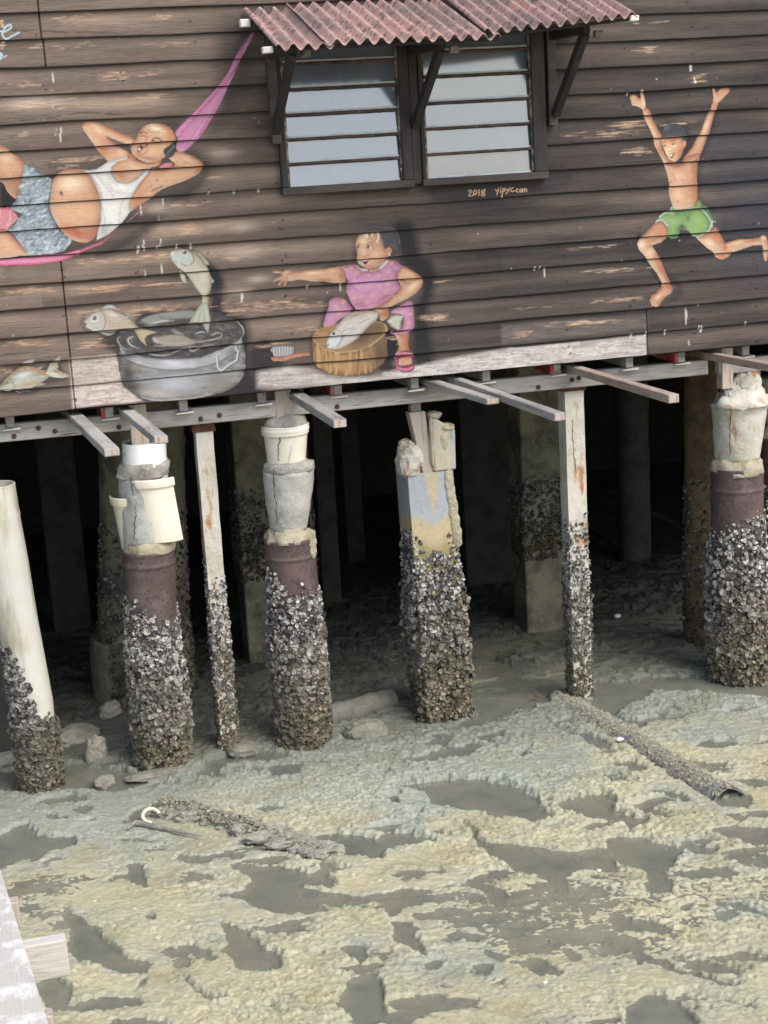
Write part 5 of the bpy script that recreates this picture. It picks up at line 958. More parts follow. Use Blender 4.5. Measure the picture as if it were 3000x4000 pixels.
# ------------------------------------------------------------------ pillars
def rows3(rows, y):
    out = []
    for l, r, p in rows:
        a, b = at_y(l, p, y), at_y(r, p, y); out.append(((a[0] + b[0]) / 2, (a[2] + b[2]) / 2, (b[0] - a[0]) / 2))
    return np.array(out)
def lathe(name, R, y, mt, parent, n=36, rough=.0, rs_=14, cap=True, seed=0, step=.02, bead=(), ecc=0, **k):
    """R rows (x, z, r) from top to bottom, resampled; beads are (z, height) rings"""
    zs = []
    for a, b in zip(R[:-1], R[1:]):
        m_ = max(2, int(abs(a[1] - b[1]) / step)); zs += list(np.linspace(a[1], b[1], m_, endpoint=False))
    zs.append(R[-1, 1]); zs = np.array(zs)
    o = np.argsort(R[:, 1]); cx = np.interp(zs, R[o, 1], R[o, 0]); rr = np.interp(zs, R[o, 1], R[o, 2])
    for z, h in bead: rr = rr + h * np.exp(-((zs - z) / .011) ** 2)
    a = np.arange(n) * 2 * math.pi / n
    A, Z = np.meshgrid(a, zs)
    d = rough * fbm(np.cos(A) * rs_ * .16 + seed, np.sin(A) * rs_ * .16, Z * rs_, seed, 4, .6) * 2 if rough else 0
    r = rr[:, None] + d
    V = np.stack([cx[:, None] + r * np.cos(A), y + r * np.sin(A), Z + (d * .6 if rough else 0)], -1).reshape(-1, 3)
    k_ = len(zs); F = [[i * n + j, i * n + (j + 1) % n, (i + 1) * n + (j + 1) % n, (i + 1) * n + j] for i in range(k_ - 1) for j in range(n)]
    if cap:
        V = np.concatenate([V, [[cx[0], y, zs[0] + .004], [cx[-1], y, zs[-1]]]]); t = len(V) - 2
        F += [[j, t, (j + 1) % n] for j in range(n)] + [[(k_ - 1) * n + (j + 1) % n, t + 1, (k_ - 1) * n + j] for j in range(n)]
    return mesh(name, V, F, mt, parent, **k)
def shell_batch(P, N, size, cols, rims, seed, name, parent, tilt=.7, label=None, flat=1.):
    """many small cupped oyster shells at points P with outward normals N"""
    g = np.random.default_rng(seed); n = len(P)
    d = N + g.normal(0, tilt, N.shape) * .45; d /= np.linalg.norm(d, axis=1)[:, None]
    t = np.cross(d, g.normal(0, 1, N.shape)); t /= np.linalg.norm(t, axis=1)[:, None]; b = np.cross(d, t)
    q = 7; a = np.arange(q) * 2 * math.pi / q
    rad = size[:, None] * g.uniform(.78, 1.15, (n, q)); asp = g.uniform(.6, 1., (n, 1))
    ro = rad[..., None] * (np.cos(a)[None, :, None] * t[:, None] + (asp * np.sin(a)[None])[..., None] * b[:, None])
    lift = size[:, None] * g.uniform(.25, .75, (n, q)) * flat
    V0 = P[:, None] + ro - d[:, None] * (size * .3)[:, None, None]                  # skirt
    V1 = P[:, None] + ro * .82 + d[:, None] * lift[..., None]                       # rim
    V2 = P + d * (size * g.uniform(-.1, .5, n) * flat)[:, None]                      # cup
    V = np.concatenate([V0, V1, V2[:, None]], 1)
    C = np.stack([rims * .7] * q + [rims] * q + [cols], 1)
    C[:, q:2 * q] = C[:, q:2 * q] * g.uniform(.6, 1.5, (n, q, 1))
    base = np.arange(n)[:, None] * (2 * q + 1)
    F4 = np.concatenate([np.stack([base[:, 0] + j, base[:, 0] + (j + 1) % q, base[:, 0] + q + (j + 1) % q, base[:, 0] + q + j], 1) for j in range(q)])
    F3 = np.concatenate([np.stack([base[:, 0] + q + j, base[:, 0] + q + (j + 1) % q, base[:, 0] + 2 * q], 1) for j in range(q)])
    F = [list(f) for f in F4] + [list(f) for f in F3]
    o = mesh(name, V.reshape(-1, 3), F, M['shell'], parent, C.reshape(-1, 3), smooth=False, kind='stuff', label=label)
    return o
def crust(parent, surf, z0, z1, seed, dens=2100, white=(.0, .0), top=lambda a, z: 0., bulge=.03, size=(.012, .025), name='oyster_crust', dim=1., pocket=.0):
    """surf(a, z) -> point, normal, perimeter; z0 top of the growth, z1 foot; white = (z of brightest, spread)"""
    g = np.random.default_rng(seed)
    n = int(1.35 * dens * (z0 - z1 + .15)); a = g.uniform(0, 1, n); z = g.uniform(z1, z0 + .15, n)
    lim = z0 + .10 * fbm(a * 9, seed, z * 3, seed, 3) + np.array([top(q, w_) for q, w_ in zip(a, z)])
    pr = np.clip((lim - z) / .09 + .15, 0, 1); P, N = surf(a, z)
    view = (CAM - P); view /= np.linalg.norm(view, axis=1)[:, None]
    ok = (g.uniform(0, 1, n) < pr) & ((N * view).sum(1) > -.45)
    P, N, a, z, lim = P[ok], N[ok], a[ok], z[ok], lim[ok]; n = len(P)

    h = (z0 - z) / (z0 - z1)
    blg = bulge * (np.clip(h * 3, 0, 1) * (.55 + .8 * fbm(P[:, 0] * 7, P[:, 1] * 7, P[:, 2] * 7, seed + 3, 3)))
    P = P + N * (blg * g.uniform(.2, 1.1, n))[:, None]
    s = g.uniform(size[0], size[1], n) * (.75 + .45 * np.clip(h * 2, 0, 1)) * g.choice([.55, .8, 1, 1, 1.3], n)
    br = np.clip(1.25 - h * 1.45 + .5 * fbm(P[:, 0] * 6, P[:, 1] * 6, P[:, 2] * 6, seed + 7, 3), 0, 1)
    pale, grey, mudc, olive = lin((208, 204, 194)), lin((146, 141, 131)), lin((160, 151, 125)), lin((128, 121, 100))
    w_ = g.uniform(0, 1, n)
    k1 = np.clip(br * sm(.35, .95, w_), 0, 1)[:, None]
    c = (mudc * (1 - br)[:, None] + grey * br[:, None]) * (g.uniform(.0, 1, (n, 1)) ** 1.3 * 1.05 + .32) * (1 - k1) + pale * k1
    c = c * (.85 + .3 * g.uniform(-1, 1, (n, 3)) * .15)
    rim = (olive * (1 - br)[:, None] * .7 + lin((84, 80, 82)) * br[:, None]) * g.uniform(.28, 1.2, (n, 1)) * (1 - .7 * k1) + pale * .72 * k1
    return shell_batch(P, N, s, np.clip(c * dim, 0, 1), np.clip(rim * dim, 0, 1), seed, name, parent)
def round_surf(R, y):
    o = np.argsort(R[:, 1]); zz, xx, rr = R[o, 1], R[o, 0], R[o, 2]
    def f(a, z):
        A = a * 2 * math.pi; x = np.interp(z, zz, xx); r = np.interp(z, zz, rr)
        N = np.stack([np.cos(A), np.sin(A), 0 * A], 1); P = np.stack([x + r * np.cos(A), y + r * np.sin(A), z], 1); return P, N
    return f
def square_surf(x0, x1, y0, y1, lean=0., zt=0.):
    def f(a, z):
        q = (a * 4).astype(int) % 4; t = a * 4 - (a * 4).astype(int); sx = lean * (zt - z)
        x = np.select([q == 0, q == 1, q == 2], [x0 + t * (x1 - x0), x1 + 0 * t, x1 - t * (x1 - x0)], x0 + 0 * t) + sx
        yy = np.select([q == 0, q == 1, q == 2], [y0 + 0 * t, y0 + t * (y1 - y0), y1 + 0 * t], y1 - t * (y1 - y0))
        N = np.stack([np.select([q == 1, q == 3], [1., -1.], 0.), np.select([q == 0, q == 2], [-1., 1.], 0.), 0 * t], 1)
        return np.stack([x, yy, z], 1), N
    return f
def lumps(name, pts, mt, parent, seed, n=9, noise_=.35):
    """irregular chunks: (x, y, z, rx, ry, rz)"""
    m = MB()
    for i, (x, y, z, rx, ry, rz) in enumerate(pts):
        bm = bmesh.new(); bmesh.ops.create_icosphere(bm, subdivisions=3, radius=1)
        V = np.array([v.co[:] for v in bm.verts]); V = np.sign(V) * np.abs(V) ** .75
        d = 1 + noise_ * fbm(V[:, 0] * 1.6 + seed + i * 3, V[:, 1] * 1.6, V[:, 2] * 1.6, seed, 4, .6)
        V = V * d[:, None] * [rx, ry, rz] + [x, y, z]
        m.add(V, [[v.index for v in f.verts] for f in bm.faces]); bm.free()
    return m.build(name, mt, parent, smooth=False)
def crack(parent, pts, w_=.004):
    P = spline(np.array(pts, float), False, 7) if len(pts) > 2 else np.array([np.array(pts[0]) + (np.array(pts[1]) - np.array(pts[0])) * t for t in np.linspace(0, 1, 8)])
    P[1:-1, 0] += [rs.uniform(-.005, .005) for _ in P[1:-1]]
    m = MB(); m.tube(P, [w_ * rs.uniform(.35, .85) for _ in P], 5); return m.build('crack', M['dark'], parent)
def stick(parent, px0, px1, py0, y=.07, zt=-.005, d=.06, mt='stick', z1=None):
    a, b = at_y(px0, py0, y), at_y(px1, py0, y); z1 = z1 if z1 is not None else a[2]
    m = MB(); m.box(a[0], b[0], y, y + d, z1, zt, bev=.004); return m.build('wooden_prop', M[mt], parent, rough=.002)

YP = .2
# --- pillar of stacked pail casts at the left, with split cream pails hung on it
def pillar_one():
    p = thing('pail_pillar', (.68, YP, MUD), 'stilt of stacked pail casts on a rusty drum, with white collar and a cream half pail hung on it', 'pillar', 'pail cast pillars under the house')
    R = rows3([(475, 648, 1722), (479, 652, 1822)], YP)
    stick(p, 512, 580, 1690, .12, -.02, .08, z1=R[0, 1] - .03)
    # white collar, open topped
    lathe('white_collar', R, YP, M['white'], p, cap=False, seed=2, rough=.001)
    lathe('mortar_fill', np.array([[R[0, 0], R[0, 1] - .02, R[0, 2] * .9], [R[0, 0], R[0, 1] - .1, R[0, 2] * .9]]), YP, M['mortar'], p, rough=.014, seed=3)
    lathe('mortar_collar', rows3([(476, 650, 1800), (462, 656, 1822), (462, 654, 1846), (464, 650, 1862)], YP), YP, M['mortar_grey'], p, rough=.02, seed=4)
    C = rows3([(461, 655, 1860), (468, 658, 1960), (482, 668, 2112)], YP)
    lathe('cast_concrete', C, YP, M['conc'], p, rough=.006, seed=5)
    crack(p, [tuple(at_y(x, y, YP - .135)) for x, y in ((512, 1862), (516, 1900), (528, 1960), (530, 2010), (526, 2060), (524, 2112))], .0045)
    lathe('mortar_collar', rows3([(482, 668, 2104), (477, 686, 2124), (478, 688, 2146), (480, 680, 2160)], YP), YP, M['mortar'], p, rough=.012, seed=6)
    D = rows3([(476, 682, 2142), (482, 686, 2300), (500, 705, 2560), (525, 728, 2800), (545, 742, 3010), (552, 750, 3120)], YP)
    lathe('steel_drum', D, YP, M['drum'], p, bead=((rows3([(480, 684, 2196)], YP)[0, 1], .008), (D[0, 1] - .012, .006)), step=.008)
    crust(p, round_surf(D, YP), D[1, 1] - .17, MUD - .02, 101, 2600, top=lambda a, z: .17 * max(0, math.cos((a - .62) * 2 * math.pi)) ** 2)
    # hung cream half pails: curved shells with a rim band
    def half_pail(cx, cy, zt, zb, rt, rb, a0, a1, nm, tilt=0., spike=False):
        m = MB(); n = 22; V = []
        an = np.linspace(math.radians(a0), math.radians(a1), n)
        prof = [(zt, rt * 1.09), (zt - .005, rt * 1.115), (zt - .03, rt * 1.11), (zt - .052, rt * 1.09), (zt - .053, rt * 1.02), (zt - .06, rt), (zb, rb)]
        for th in (0, .006):
            for z, r in prof:
                for j, a in enumerate(an):
                    zz = z
                    if spike and z == zb: zz = zb + (zt - zb) * .8 * (j / (n - 1)) ** .6
                    rr = r - th
                    V.append((cx + rr * math.cos(a) + tilt * (zt - zz), cy + rr * math.sin(a), zz))
        k_ = len(prof); F = []
        for s_ in (0, 1):
            for i in range(k_ - 1):
                for j in range(n - 1):
                    q = [s_ * k_ * n + i * n + j, s_ * k_ * n + i * n + j + 1, s_ * k_ * n + (i + 1) * n + j + 1, s_ * k_ * n + (i + 1) * n + j]; F.append(q if s_ else q[::-1])
        e = k_ * n
        for i in range(k_ - 1):
            F += [[i * n, (i + 1) * n, e + (i + 1) * n, e + i * n], [i * n + n - 1, e + i * n + n - 1, e + (i + 1) * n + n - 1, (i + 1) * n + n - 1]]
        for j in range(n - 1): F += [[j, e + j, e + j + 1, j + 1], [(k_ - 1) * n + j, (k_ - 1) * n + j + 1, e + (k_ - 1) * n + j + 1, e + (k_ - 1) * n + j]]
        m.add(V, F); return m.build(nm, M['cream'], None, smooth=False)
    t = at_y(533, 1880, .02); b = at_y(690, 2118, .02); tr = at_y(668, 1872, .02)
    q = half_pail((t[0] + tr[0]) / 2 + .005, .205, t[2], b[2] + .003, .188, .172, 234, 306, 'half_pail', .125)
    tag(q, 'cream half pail with a rim hung on the front of the left pillar', 'pail')
    a = at_y(448, 1958, .1)
    q = half_pail(a[0] + .12, .24, a[2] + .005, a[2] - .50, .125, .10, 165, 262, 'half_pail', .05, True)
    tag(q, 'narrow cream pail shard ending in a point, left side of the pillar', 'pail')
pillar_one()
# --- pillar with the cracked white pail
def pillar_two():
    p = thing('pail_pillar', (1.75, YP, MUD), 'stilt with a cracked white pail on a grey tapered concrete cast and rusty drum', 'pillar', 'pail cast pillars under the house')
    stick(p, 1078, 1142, 1600, .12, -.02, .08, z1=at_y(1078, 1650, .12)[2])
    lathe('mortar_dome', rows3([(1070, 1150, 1606), (1046, 1182, 1622), (1030, 1198, 1645), (1032, 1196, 1660)], YP), YP, M['mortar_grey'], p, rough=.012, seed=12)
    B_ = rows3([(1020, 1206, 1658), (1022, 1205, 1664), (1019, 1207, 1674), (1022, 1205, 1684), (1022, 1205, 1692), (1031, 1200, 1695), (1040, 1195, 1760), (1046, 1192, 1808)], YP)
    lathe('white_pail', B_, YP, M['pail'], p, step=.006, rough=.0008, seed=13)
    crack(p, [tuple(at_y(x, y, YP - .133)) for x, y in ((1098, 1696), (1090, 1730), (1086, 1770), (1088, 1800))], .005)
    # the overlapping torn edge of the pail
    m = MB(); P1 = [at_y(x, y, YP - .137) for x, y in ((1165, 1662), (1162, 1700), (1142, 1740), (1132, 1800))]
    m.tube([tuple(v) for v in P1], [.006, .006, .005, .004], 6); m.build('torn_edge', M['pail'], p)
    lathe('mortar_collar', rows3([(1044, 1194, 1798), (1026, 1226, 1806), (1023, 1230, 1826), (1028, 1226, 1838)], YP), YP, M['mortar_grey'], p, rough=.02, seed=14)
    lathe('cast_concrete', rows3([(1024, 1229, 1832), (1036, 1218, 1930), (1053, 1200, 2050), (1058, 1198, 2062)], YP), YP, M['conc'], p, rough=.006, seed=15)
    crack(p, [tuple(at_y(x, y, YP - .135)) for x, y in ((1070, 1832), (1068, 1880), (1076, 1950), (1082, 2050))], .004)
    lathe('mortar_collar', rows3([(1056, 1196, 2056), (1048, 1190, 2070), (1036, 1226, 2086), (1032, 1230, 2110)], YP), YP, M['mortar'], p, rough=.016, seed=16)
    lumps('spilled_mortar', [(*at_y(1205, 2112, .1), .05, .03, .05), (*at_y(1220, 2150, .1), .025, .03, .05)], M['mortar'], p, 17)
    D = rows3([(1032, 1228, 2098), (1040, 1234, 2200), (1052, 1246, 2330), (1072, 1266, 2600), (1094, 1280, 2900), (1098, 1284, 3000)], YP)
    lathe('steel_drum', D, YP, M['drum'], p, bead=((rows3([(1040, 1234, 2166)], YP)[0, 1], .009), (D[0, 1] - .012, .006)), step=.008)
    crust(p, round_surf(D, YP), D[1, 1] - .13, MUD - .02, 102, 2600, top=lambda a, z: .10 * max(0, math.cos((a - .58) * 2 * math.pi)) ** 2)
pillar_two()
# --- square pillar with the broken cap
def pillar_square():
    p = thing('square_pillar', (2.75, YP + .15, MUD), 'square concrete stilt with a blue grey face and a broken cap gripping a timber', 'pillar')
    a, b = at_y(1593, 1855, YP), at_y(1769, 1839, YP); x0, x1 = a[0], b[0]; zt = a[2]; y1 = YP + .3; ln = .025
    n = 90; m = MB()
    zs = np.linspace(zt, MUD - .2, n); per = []
    k_ = 16
    for z in zs:
        s = ln * (zt - z); q = [(x0 + s + (x1 - x0) * i / k_, YP) for i in range(k_)] + [(x1 + s, YP + .3 * i / k_) for i in range(k_)] + [(x1 + s - (x1 - x0) * i / k_, y1) for i in range(k_)] + [(x0 + s, y1 - .3 * i / k_) for i in range(k_)]
        per.append([(x, y, z) for x, y in q])
    V = np.array(per).reshape(-1, 3); V = V + .004 * np.stack([fbm(V[:, 0] * 9, V[:, 1] * 9, V[:, 2] * 6, 200 + i, 3) for i in range(3)], 1)
    kk = 4 * k_; F = [[i * kk + j, i * kk + (j + 1) % kk, (i + 1) * kk + (j + 1) % kk, (i + 1) * kk + j] for i in range(n - 1) for j in range(kk)] + [list(range(kk))[::-1]]
    blue, crm, olv = lin((156, 161, 167)), lin((178, 164, 132)), lin((128, 118, 78))
    e_ = V[:, 2] + .10 * fbm(V[:, 0] * 6, V[:, 1] * 6, V[:, 2] * 2, 210, 3) + .07 * np.exp(-((V[:, 0] - x0 - .16) / .07) ** 2)
    q1 = 1 - sm(-1.0, -.94, e_); q2 = 1 - sm(-1.22, -1.08, e_); dr = sm(.2, .36, fbm(V[:, 0] * 22, V[:, 1] * 22, V[:, 2] * 1.6, 211, 3))
    cc = blue * (1 - np.maximum(q1, dr * .85))[:, None] + crm * np.maximum(q1, dr * .85)[:, None]; cc = cc * (1 - .8 * q2)[:, None] + olv * (.8 * q2)[:, None]
    mesh('shaft', V, F, M['faced'], p, cc, smooth=False)
    crust(p, square_surf(x0, x1, YP, y1, ln, zt), -1.2, MUD - .0, 103, 3000, top=lambda a, z: .10 if a < .05 or (.2 < a < .32) else (.14 if a > .75 else -.03), bulge=.055, size=(.011, .024))
    # weathered mud-yellow drip down the right corner
    lumps('mortar_run', [(x1 - .03 + .01 * i, YP - .003, zt - .06 - .1 * i, .03, .012, .07) for i in range(5)], M['mortar'], p, 31)
    # cap: slab on the right, chunk on the left, timber gripped between
    sl_ = [(x1 - .12, YP + .02), (x1 + .02, YP + .03)]
    m = MB(); zt0 = zt - .002
    P = [(x1 - .142, YP - .012), (x1 + .026, YP - .012), (x1 + .026, YP + .26), (x1 - .142, YP + .26)]
    hh = [.385, .275, .26, .37]
    m.hexa([(*q, zt0) for q in P] + [(*q, zt0 + h) for q, h in zip(P, hh)], bev=.012)
    o = m.build('broken_slab', M['slate'], p, rough=.012, rscale=16, seed=33)
    lumps('broken_edge', [(x1 - .1, YP + .06, zt + .37, .05, .08, .03), (x1 - .02, YP + .04, zt + .29, .05, .07, .025), (x1 - .135, YP + .01, zt + .2, .018, .03, .17), (x1 - .05, YP - .006, zt + .2, .03, .014, .06)], M['mortar'], p, 34)
    lumps('broken_chunk', [(x0 + .045, YP + .08, zt + .08, .085, .11, .105), (x0 + .035, YP + .1, zt + .16, .055, .08, .06)], M['conc_cream'], p, 35, noise_=.5)
    t0, t1 = at_y(1640, 1790, YP + .02), at_y(1596, 1612, YP + .02)
    m = MB(); xb0, xb1, zt1 = t0[0], t0[0] + .07, t1[2]
    m.hexa([(xb0 + .02, YP + .01, zt - .03), (xb1 + .02, YP + .01, zt - .03), (xb1 + .02, YP + .1, zt - .03), (xb0 + .02, YP + .1, zt - .03), (t1[0], YP + .01, zt1), (t1[0] + .11, YP + .01, zt1), (t1[0] + .11, YP + .1, zt1), (t1[0], YP + .1, zt1)], bev=.005)
    m.build('wooden_prop', M['stick'], p, rough=.003)
    m = MB(); m.box(t1[0] + .02, t1[0] + .09, YP + .03, YP + .1, zt1 + .001, -.2, bev=.003); m.build('wooden_prop', M['bearer'], p)
pillar_square()
def thin_post(pf, pr, py, pb, y, mt, lb_, z0, seed, topf=None, dens=1500, bulge=.014, plate=True):
    a, b = at_y(pf, py, y), at_y(pr, py, y); x0, x1 = a[0], b[0]; zt = a[2]; d = x1 - x0
    p = thing('thin_square_post', ((x0 + x1) / 2, y + d / 2, MUD), lb_, 'post', 'thin square concrete posts')
    bx = at_y(pb, 2700, y)[0]; ln = 0.
    n = 50; k_ = 6; per = []
    for z in np.linspace(zt, MUD - .2, n):
        per.append([(x0 + d * i / k_, y, z) for i in range(k_)] + [(x1, y + d * i / k_, z) for i in range(k_)] + [(x1 - d * i / k_, y + d, z) for i in range(k_)] + [(x0, y + d - d * i / k_, z) for i in range(k_)])
    V = np.array(per).reshape(-1, 3); V = V + .005 * np.stack([fbm(V[:, 0] * 12, V[:, 1] * 12, V[:, 2] * 9, seed + i, 4) for i in range(3)], 1)
    kk = 4 * k_; F = [[i * kk + j, i * kk + (j + 1) % kk, (i + 1) * kk + (j + 1) % kk, (i + 1) * kk + j] for i in range(n - 1) for j in range(kk)] + [list(range(kk))[::-1]]
    mesh('shaft', V, F, M[mt], p, smooth=False)
    if plate: m = MB(); m.box(x0 - .02, x1 + .015, y - .012, y + d, zt, -.2, bev=.003); m.build('rusty_plate', M['rustbolt'], p, rough=.004)
    crust(p, square_surf(x0, x1, y, y + d), z0, MUD, seed, dens, bulge=bulge, size=(.007, .0155), top=(topf or (lambda a, z: .0)))
    return p, x0, x1, zt
p_, x0_, x1_, zt_ = thin_post(764, 832, 1690, 2, YP, 'conc_cream', 'thin cream square post with a long crack, just right of the cream half pail', -1.2, 104, lambda a, z: .12 if a > .75 else 0.)
crack(p_, [tuple(at_y(x, y, YP - .003)) for x, y in ((779, 1890), (783, 1960), (789, 2050), (787, 2110))], .003)
p_, x0_, x1_, zt_ = thin_post(2206, 2280, 1530, 2, YP, 'conc_cream', 'thin rust stained square post with a rusty plate on top', -1.1, 105, None, 1350, .02)
crack(p_, [tuple(at_y(x, y, YP - .003)) for x, y in ((2236, 1640), (2240, 1720), (2246, 1800), (2250, 1850))], .0025)
# --- right hand pillars
def pillar_right():
    p = thing('pail_pillar', (4.95, YP, MUD), 'stilt with a broken crumbling concrete top above a cracked cast, at the right edge', 'pillar', 'pail cast pillars under the house')
    stick(p, 2822, 2866, 1490, .1, -.02, .09, z1=at_y(2822, 1520, .12)[2])
    c = at_y(2888, 1560, YP)
    lathe('broken_top', rows3([(2868, 2940, 1452), (2855, 2952, 1480), (2838, 2962, 1510), (2812, 2976, 1540), (2786, 2992, 1566), (2784, 2990, 1584)], YP), YP, M['conc_cream'], p, rough=.03, seed=21, rs_=20)
    lumps('broken_chunk', [(c[0] + .03, YP - .05, c[2] + .1, .085, .06, .07), (c[0] - .08, YP - .06, c[2] + .03, .06, .05, .08)], M['conc'], p, 22)
    lathe('cast_concrete', rows3([(2785, 2990, 1574), (2788, 2988, 1590), (2792, 2984, 1600), (2797, 2972, 1700), (2803, 2960, 1790)], YP), YP, M['conc_cream'], p, rough=.007, seed=23)
    crack(p, [tuple(at_y(x, y, YP - .138)) for x, y in ((2856, 1590), (2854, 1640), (2850, 1700), (2852, 1780))], .005)
    lathe('mortar_collar', rows3([(2805, 2958, 1784), (2790, 2968, 1800), (2784, 2974, 1826), (2788, 2972, 1850)], YP), YP, M['mortar'], p, rough=.018, seed=24)
    D = rows3([(2786, 2972, 1820), (2787, 2972, 2000), (2788, 2978, 2250), (2790, 2990, 2660), (2790, 2992, 2740)], YP)
    lathe('steel_drum', D, YP, M['drum'], p, bead=((rows3([(2786, 2972, 1904)], YP)[0, 1], .008),), step=.008)
    lumps('yellow_patch', [(*at_y(2896, 1962, YP - .142), .034, .016, .052), (*at_y(2886, 2015, YP - .142), .02, .014, .05)], M['mortar'], p, 25)
    crust(p, round_surf(D, YP), D[1, 1] - .02, MUD - .02, 106, 2700, top=lambda a, z: .06 * math.cos((a - .9) * 2 * math.pi), bulge=.045)
    # its neighbour, half out of the frame
    p = thing('pail_pillar', (5.22, .35, MUD), 'stilt of a dark drum under a stained cast, cut off by the right edge behind the broken one', 'pillar', 'pail cast pillars under the house')
    y = .38
    lathe('cast_concrete', rows3([(2972, 3150, 1470), (2990, 3135, 1650)], y), y, M['conc_cream'], p, rough=.01, seed=26)
    lathe('mortar_collar', rows3([(2990, 3135, 1650), (2976, 3150, 1680), (2972, 3150, 1720)], y), y, M['mortar'], p, rough=.016, seed=27)
    D = rows3([(2972, 3150, 1700), (2978, 3158, 2200), (2985, 3170, 2700)], y)
    lathe('steel_drum', D, y, M['drum'], p, bead=((rows3([(2972, 3150, 1790)], y)[0, 1], .008),), step=.01)
    crust(p, round_surf(D, y), -1.05, MUD, 107, 2000)
pillar_right()
# --- leaning pale pipe at the left edge
def pvc():
    p = thing('leaning_pipe', (.0, .1, MUD), 'pale plastic pipe pile leaning at the left edge, oysters round its foot', 'pipe pile')
    rows = [(-105, 60, 1895), (-90, 78, 2010), (-60, 113, 2200), (-20, 150, 2430), (18, 182, 2600), (44, 208, 2740), (70, 232, 2990), (80, 240, 3110)]
    R = rows3(rows, .1); lathe('pipe_shaft', R, .1, M['pvc'], p, cap=False, step=.03, bead=((R[1, 1], .004),))
    Ri = R.copy(); Ri[:, 2] -= .009; Ri = Ri[:3]; lathe('pipe_bore', Ri, .1, M['pvc'], p, cap=False)
    lathe('pipe_fill', np.array([[Ri[0, 0], Ri[0, 1] - .1, Ri[0, 2]], [Ri[0, 0], Ri[0, 1] - .2, Ri[0, 2]]]), .1, M['mortar'], p, rough=.004)
    m = MB(); V = R[0]; a = np.arange(37) * 2 * math.pi / 36
    m.tube(np.stack([V[0] + (V[2] - .004) * np.cos(a), .1 + (V[2] - .004) * np.sin(a), np.full(37, V[1])], 1), .006, 6, cap=False); m.build('pipe_rim', M['pvc'], p, smooth=True)
    crust(p, round_surf(R, .1), -1.6, MUD, 108, 2300, top=lambda a, z: .75 * max(0, math.cos((a - .55) * 2 * math.pi)) ** 1.2 - .34, bulge=.02, dim=.8)
pvc()
# --- shaded piles further in
def inner_pile(kind, rows, y, mt, lb_, z0=None, seed=0, depth=.3, dens=900, ring=()):
    R = rows3(rows, y); nm = 'inner_pile'
    p = thing(nm, (R[-1, 0], y, MUD), lb_, 'pile', 'shaded piles deep under the floor')
    R = np.concatenate([[[R[0, 0], -.03, R[0, 2]]], R, [[R[-1, 0], MUD - .15, R[-1, 2]]]])
    if kind == 'round':
        lathe('shaft', R, y + R[0, 2], M[mt], p, rough=.006, seed=seed, step=.05, bead=[(z, .02) for z in ring])
        sf = round_surf(R, y + R[0, 2])
    else:
        x0, x1 = R[0, 0] - R[0, 2], R[0, 0] + R[0, 2]; m = MB(); m.box(x0, x1, y, y + depth, MUD - .15, -.03, bev=.01); m.build('shaft', M[mt], p, rough=.006, rscale=6)
        sf = square_surf(x0, x1, y, y + depth)
    if z0: crust(p, sf, z0, z0 - .7 if kind == 'square' else MUD, seed, dens, bulge=.012, dim=.5, size=(.01, .018))  # shell colours dimmed, under-floor shade painted in
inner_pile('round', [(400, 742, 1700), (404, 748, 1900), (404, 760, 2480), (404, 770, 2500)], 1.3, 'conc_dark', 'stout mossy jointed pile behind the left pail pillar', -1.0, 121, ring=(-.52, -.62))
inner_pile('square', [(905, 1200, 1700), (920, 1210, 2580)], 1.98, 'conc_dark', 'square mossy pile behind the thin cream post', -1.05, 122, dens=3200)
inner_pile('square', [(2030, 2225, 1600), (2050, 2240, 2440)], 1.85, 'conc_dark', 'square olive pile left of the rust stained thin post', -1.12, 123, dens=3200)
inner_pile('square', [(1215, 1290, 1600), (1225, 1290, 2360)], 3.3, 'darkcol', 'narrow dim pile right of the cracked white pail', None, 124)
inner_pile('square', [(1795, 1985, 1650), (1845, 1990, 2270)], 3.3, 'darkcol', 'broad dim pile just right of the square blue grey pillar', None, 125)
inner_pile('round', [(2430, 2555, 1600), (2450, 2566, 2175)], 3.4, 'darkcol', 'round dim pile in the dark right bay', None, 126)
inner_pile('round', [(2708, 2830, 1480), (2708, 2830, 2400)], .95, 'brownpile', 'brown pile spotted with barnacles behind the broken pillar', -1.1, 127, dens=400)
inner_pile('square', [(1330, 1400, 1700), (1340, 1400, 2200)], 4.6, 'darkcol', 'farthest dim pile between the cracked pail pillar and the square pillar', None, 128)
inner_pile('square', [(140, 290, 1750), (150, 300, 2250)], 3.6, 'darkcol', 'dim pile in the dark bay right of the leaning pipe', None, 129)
lathe_base = thing('pipe_sleeve', (.6, 1.5, MUD), 'wide muddy concrete sleeve around the foot of the jointed pile', 'sleeve')
lathe('sleeve_wall', rows3([(366, 770, 2510), (364, 772, 2540), (374, 766, 2700), (390, 750, 2860)], 1.4), 1.4 + .3, M['conc_dark'], lathe_base, rough=.006, seed=130, step=.04)
m = MB(); a = at_y(-140, 2230, .75); b = at_y(28, 2230, .75); m.box(a[0], b[0], .75, 1.1, MUD - .1, a[2], bev=.01)
bl = thing('concrete_block', (a[0], .75, MUD), 'grey concrete block at the left edge behind the leaning pipe', 'block'); m.build('block_body', M['darkcol'], bl, rough=.004)

